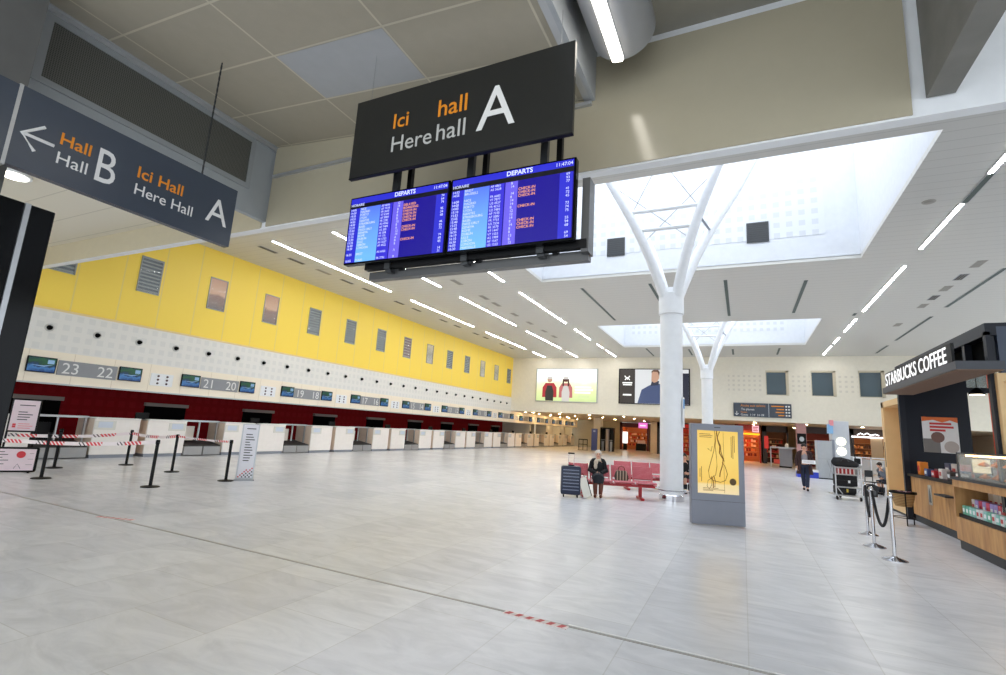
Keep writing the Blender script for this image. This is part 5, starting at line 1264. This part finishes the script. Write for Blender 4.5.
lines(s, mat('sign_red', (206, 30, 40), emit=.6), .42, (2.85, 2.72, 2.58), (.36, .3, .36), .06, -.055, 'sign_lettering')
s = shop('bar', 'dark bar area with red displays behind the service desk', 1.45, 3.3, 46.8, 3.4, 3.05, mat('bar_dark', (36, 28, 26), .4), mat('bar_brown', (90, 58, 38), .6), None, [(150, 30, 30), (200, 60, 50), (70, 50, 40), (220, 190, 150)], 45, 5)
MB().box(-.8, -.5, -.05, .05, 1.2, 2.2).build('red_display', mat('display_red', (226, 60, 56), emit=.5), s)
s = shop('boutique', 'dark red walled boutique right of the pink pier', 4.0, 7.0, 45.0, 3.0, 3.05, mat('boutique_dark', (44, 20, 18), .4), mat('boutique_red', (122, 40, 30), .6), None, [(120, 60, 40), (200, 120, 70), (60, 40, 36)], 34, 7)
s = shop('cafe_bar', 'brown cafe bar with a white lit sign beside the oak cabinet', 7.05, 10.4, 44.6, 3.4, 3.1, mat('cafe_brown', (60, 44, 34), .4), mat('cafe_tan', (160, 110, 64), .6), None, [(170, 110, 60), (220, 180, 120), (90, 60, 40)], 60, 8)
MB().box(-1.55, .5, -.25, -.15, 2.42, 2.52).build('lit_sign_bar', mat('white_neon', (250, 250, 255), emit=2.5), s)
b = MB().tube([(-1.2, -.2, 2.6), (-1.0, -.2, 2.74), (-.8, -.2, 2.64), (-.6, -.2, 2.76), (-.4, -.2, 2.62), (-.1, -.2, 2.7), (.1, -.2, 2.62)], .035, 6); b.build('script_lettering', _M['white_neon'], s)
MB().cyl((.9, -.3, 2.35), (.9, -.3, 2.55), .13, seg=14).build('globe_lamp', mat('globe_glow', (255, 244, 220), emit=5), s)
MB().box(-.4, .3, -.1, 0, 0, 2.4).build('pale_pier', mat('pier_beige', (206, 180, 144), .5), s)
t = thing('glass_railing', 'pale glass railing before the cafe bar', 'railing', (7.6, 38.8, 0))
for x in (-1.4, -.4, .6, 1.5): MB().box(x - .03, x + .03, -.03, .03, 0, 1.1).build('post', ALU, t)
MB().box(-1.45, 1.55, -.03, .03, 1.06, 1.12).build('handrail', WHITE, t); MB().box(-1.4, 1.5, -.008, .008, .1, 1.0).build('glass', glassy('rail_glass', (220, 226, 228), .1, .35), t)
t = thing('service_desk', 'grey service desk with pale side rails left of the pink pier', 'desk', (2.75, 41.0, 0))
MB().box(-.45, .35, 0, .7, .1, 1.3, .02).build('body', GREYP, t); MB().box(-.5, .4, -.05, .75, 1.3, 1.36).build('top', ALU, t)
MB().box(-.45, .3, .05, .6, 0, .1).build('plinth', BLACKM, t)
b = MB()
for x in (-1.0, .7): b.cyl((x, -.4, 0), (x, -.4, 1.4), .035, seg=8)
b.box(-1.0, .75, -.43, -.37, 1.34, 1.42); b.build('side_rails', ALU, t)
MB().ell((.05, .3, 1.5), (.12, .12, .2), 12).build('dispenser', WHITE, t, True); MB().box(-.8, -.45, -.1, .2, .25, .55).build('red_case', mat('case_red', (220, 80, 60), .5), t)
t = thing('pier_screen', 'dark framed screen on the pink pier', 'screen', (3.57, 39.5, 2.05))
MB().box(-.26, .26, -.1, 0, -.35, .35, .01).build('casing', BLACKM, t); MB().ell((0, -.11, -.02), (.14, .01, .16), 12).build('pale_disc', mat('disc_pale', (206, 214, 220), emit=.4), t)
t = thing('blue_plinth', 'low blue plinth behind the walking person', 'plinth', (3.0, 30.6, 0))
MB().box(-.5, .45, 0, .8, 0, .30, .01).build('base', mat('plinth_blue', (44, 66, 190), .4), t); MB().box(-.5, .45, 0, .8, .30, .40).build('pale_top', WHITE, t)
t = thing('demo_kiosk', 'plain white kiosk with an X-shaped stand beside the walking person', 'kiosk', (3.83, 30.7, 0), math.radians(4))
MB().box(-.38, .28, 0, .6, .05, 1.92, .01).build('cabinet', LGREY, t); MB().box(.30, .42, .1, .6, .05, 2.0).build('dark_side', GREYP, t); MB().box(-.38, .42, .02, .6, 0, .05).build('base', BLACKM, t)
MB().cyl((0, -.25, .05), (.26, -.12, .95), .014, seg=6).cyl((.26, -.25, .05), (0, -.12, .95), .014, seg=6).cyl((.13, -.2, .5), (.2, -.12, .9), .02, seg=6).build('folding_stand', GREYM, t)
MB().box(-.38, .28, -.006, 0, 1.0, 1.01).build('seam', GREYM, t)
t = thing('promo_tower', 'tall white promotion tower with two oval lights and a blue pink cube', 'tower', (4.84, 33.0, 0), math.radians(3))
MB().box(-.40, .40, 0, .8, .05, 3.05, .01).build('tower', mat('tower_white', (206, 210, 216), .4), t); MB().box(-.42, .42, -.02, .8, 0, .05).build('base', BLACKM, t)
for z in (1.95, 1.42): MB().cyl((0, -.02, z), (0, 0, z), .24, seg=8).build('oval_light', mat('oval_glow', (255, 252, 226), emit=1.6), t)
MB().box(-.62, -.38, -.25, .1, 2.35, 2.85).build('blue_cube', mat('cube_blue', (140, 190, 232), .4), t); MB().box(-.52, -.36, -.3, .0, 2.78, 3.08).build('pink_cube', mat('cube_pink', (238, 150, 158), .4), t)
MB().tube([(.42, -.1, 2.5), (.50, -.15, 1.4), (.62, -.2, .9)], .025, 8).build('dark_cable', BLACKM, t)
t = thing('small_screen', 'white framed screen stand right of the promotion tower', 'screen', (5.55, 33.2, 0))
MB().cyl((0, 0, 0), (0, 0, .9), .03, seg=8).build('post', ALU, t); MB().box(-.2, .2, -.04, 0, .75, 1.15).build('frame', WHITE, t); MB().box(-.15, .15, -.045, -.04, .8, 1.1).build('picture', BLACKM, t); MB().box(-.2, .2, -.2, .2, 0, .02).build('foot', ALU, t)
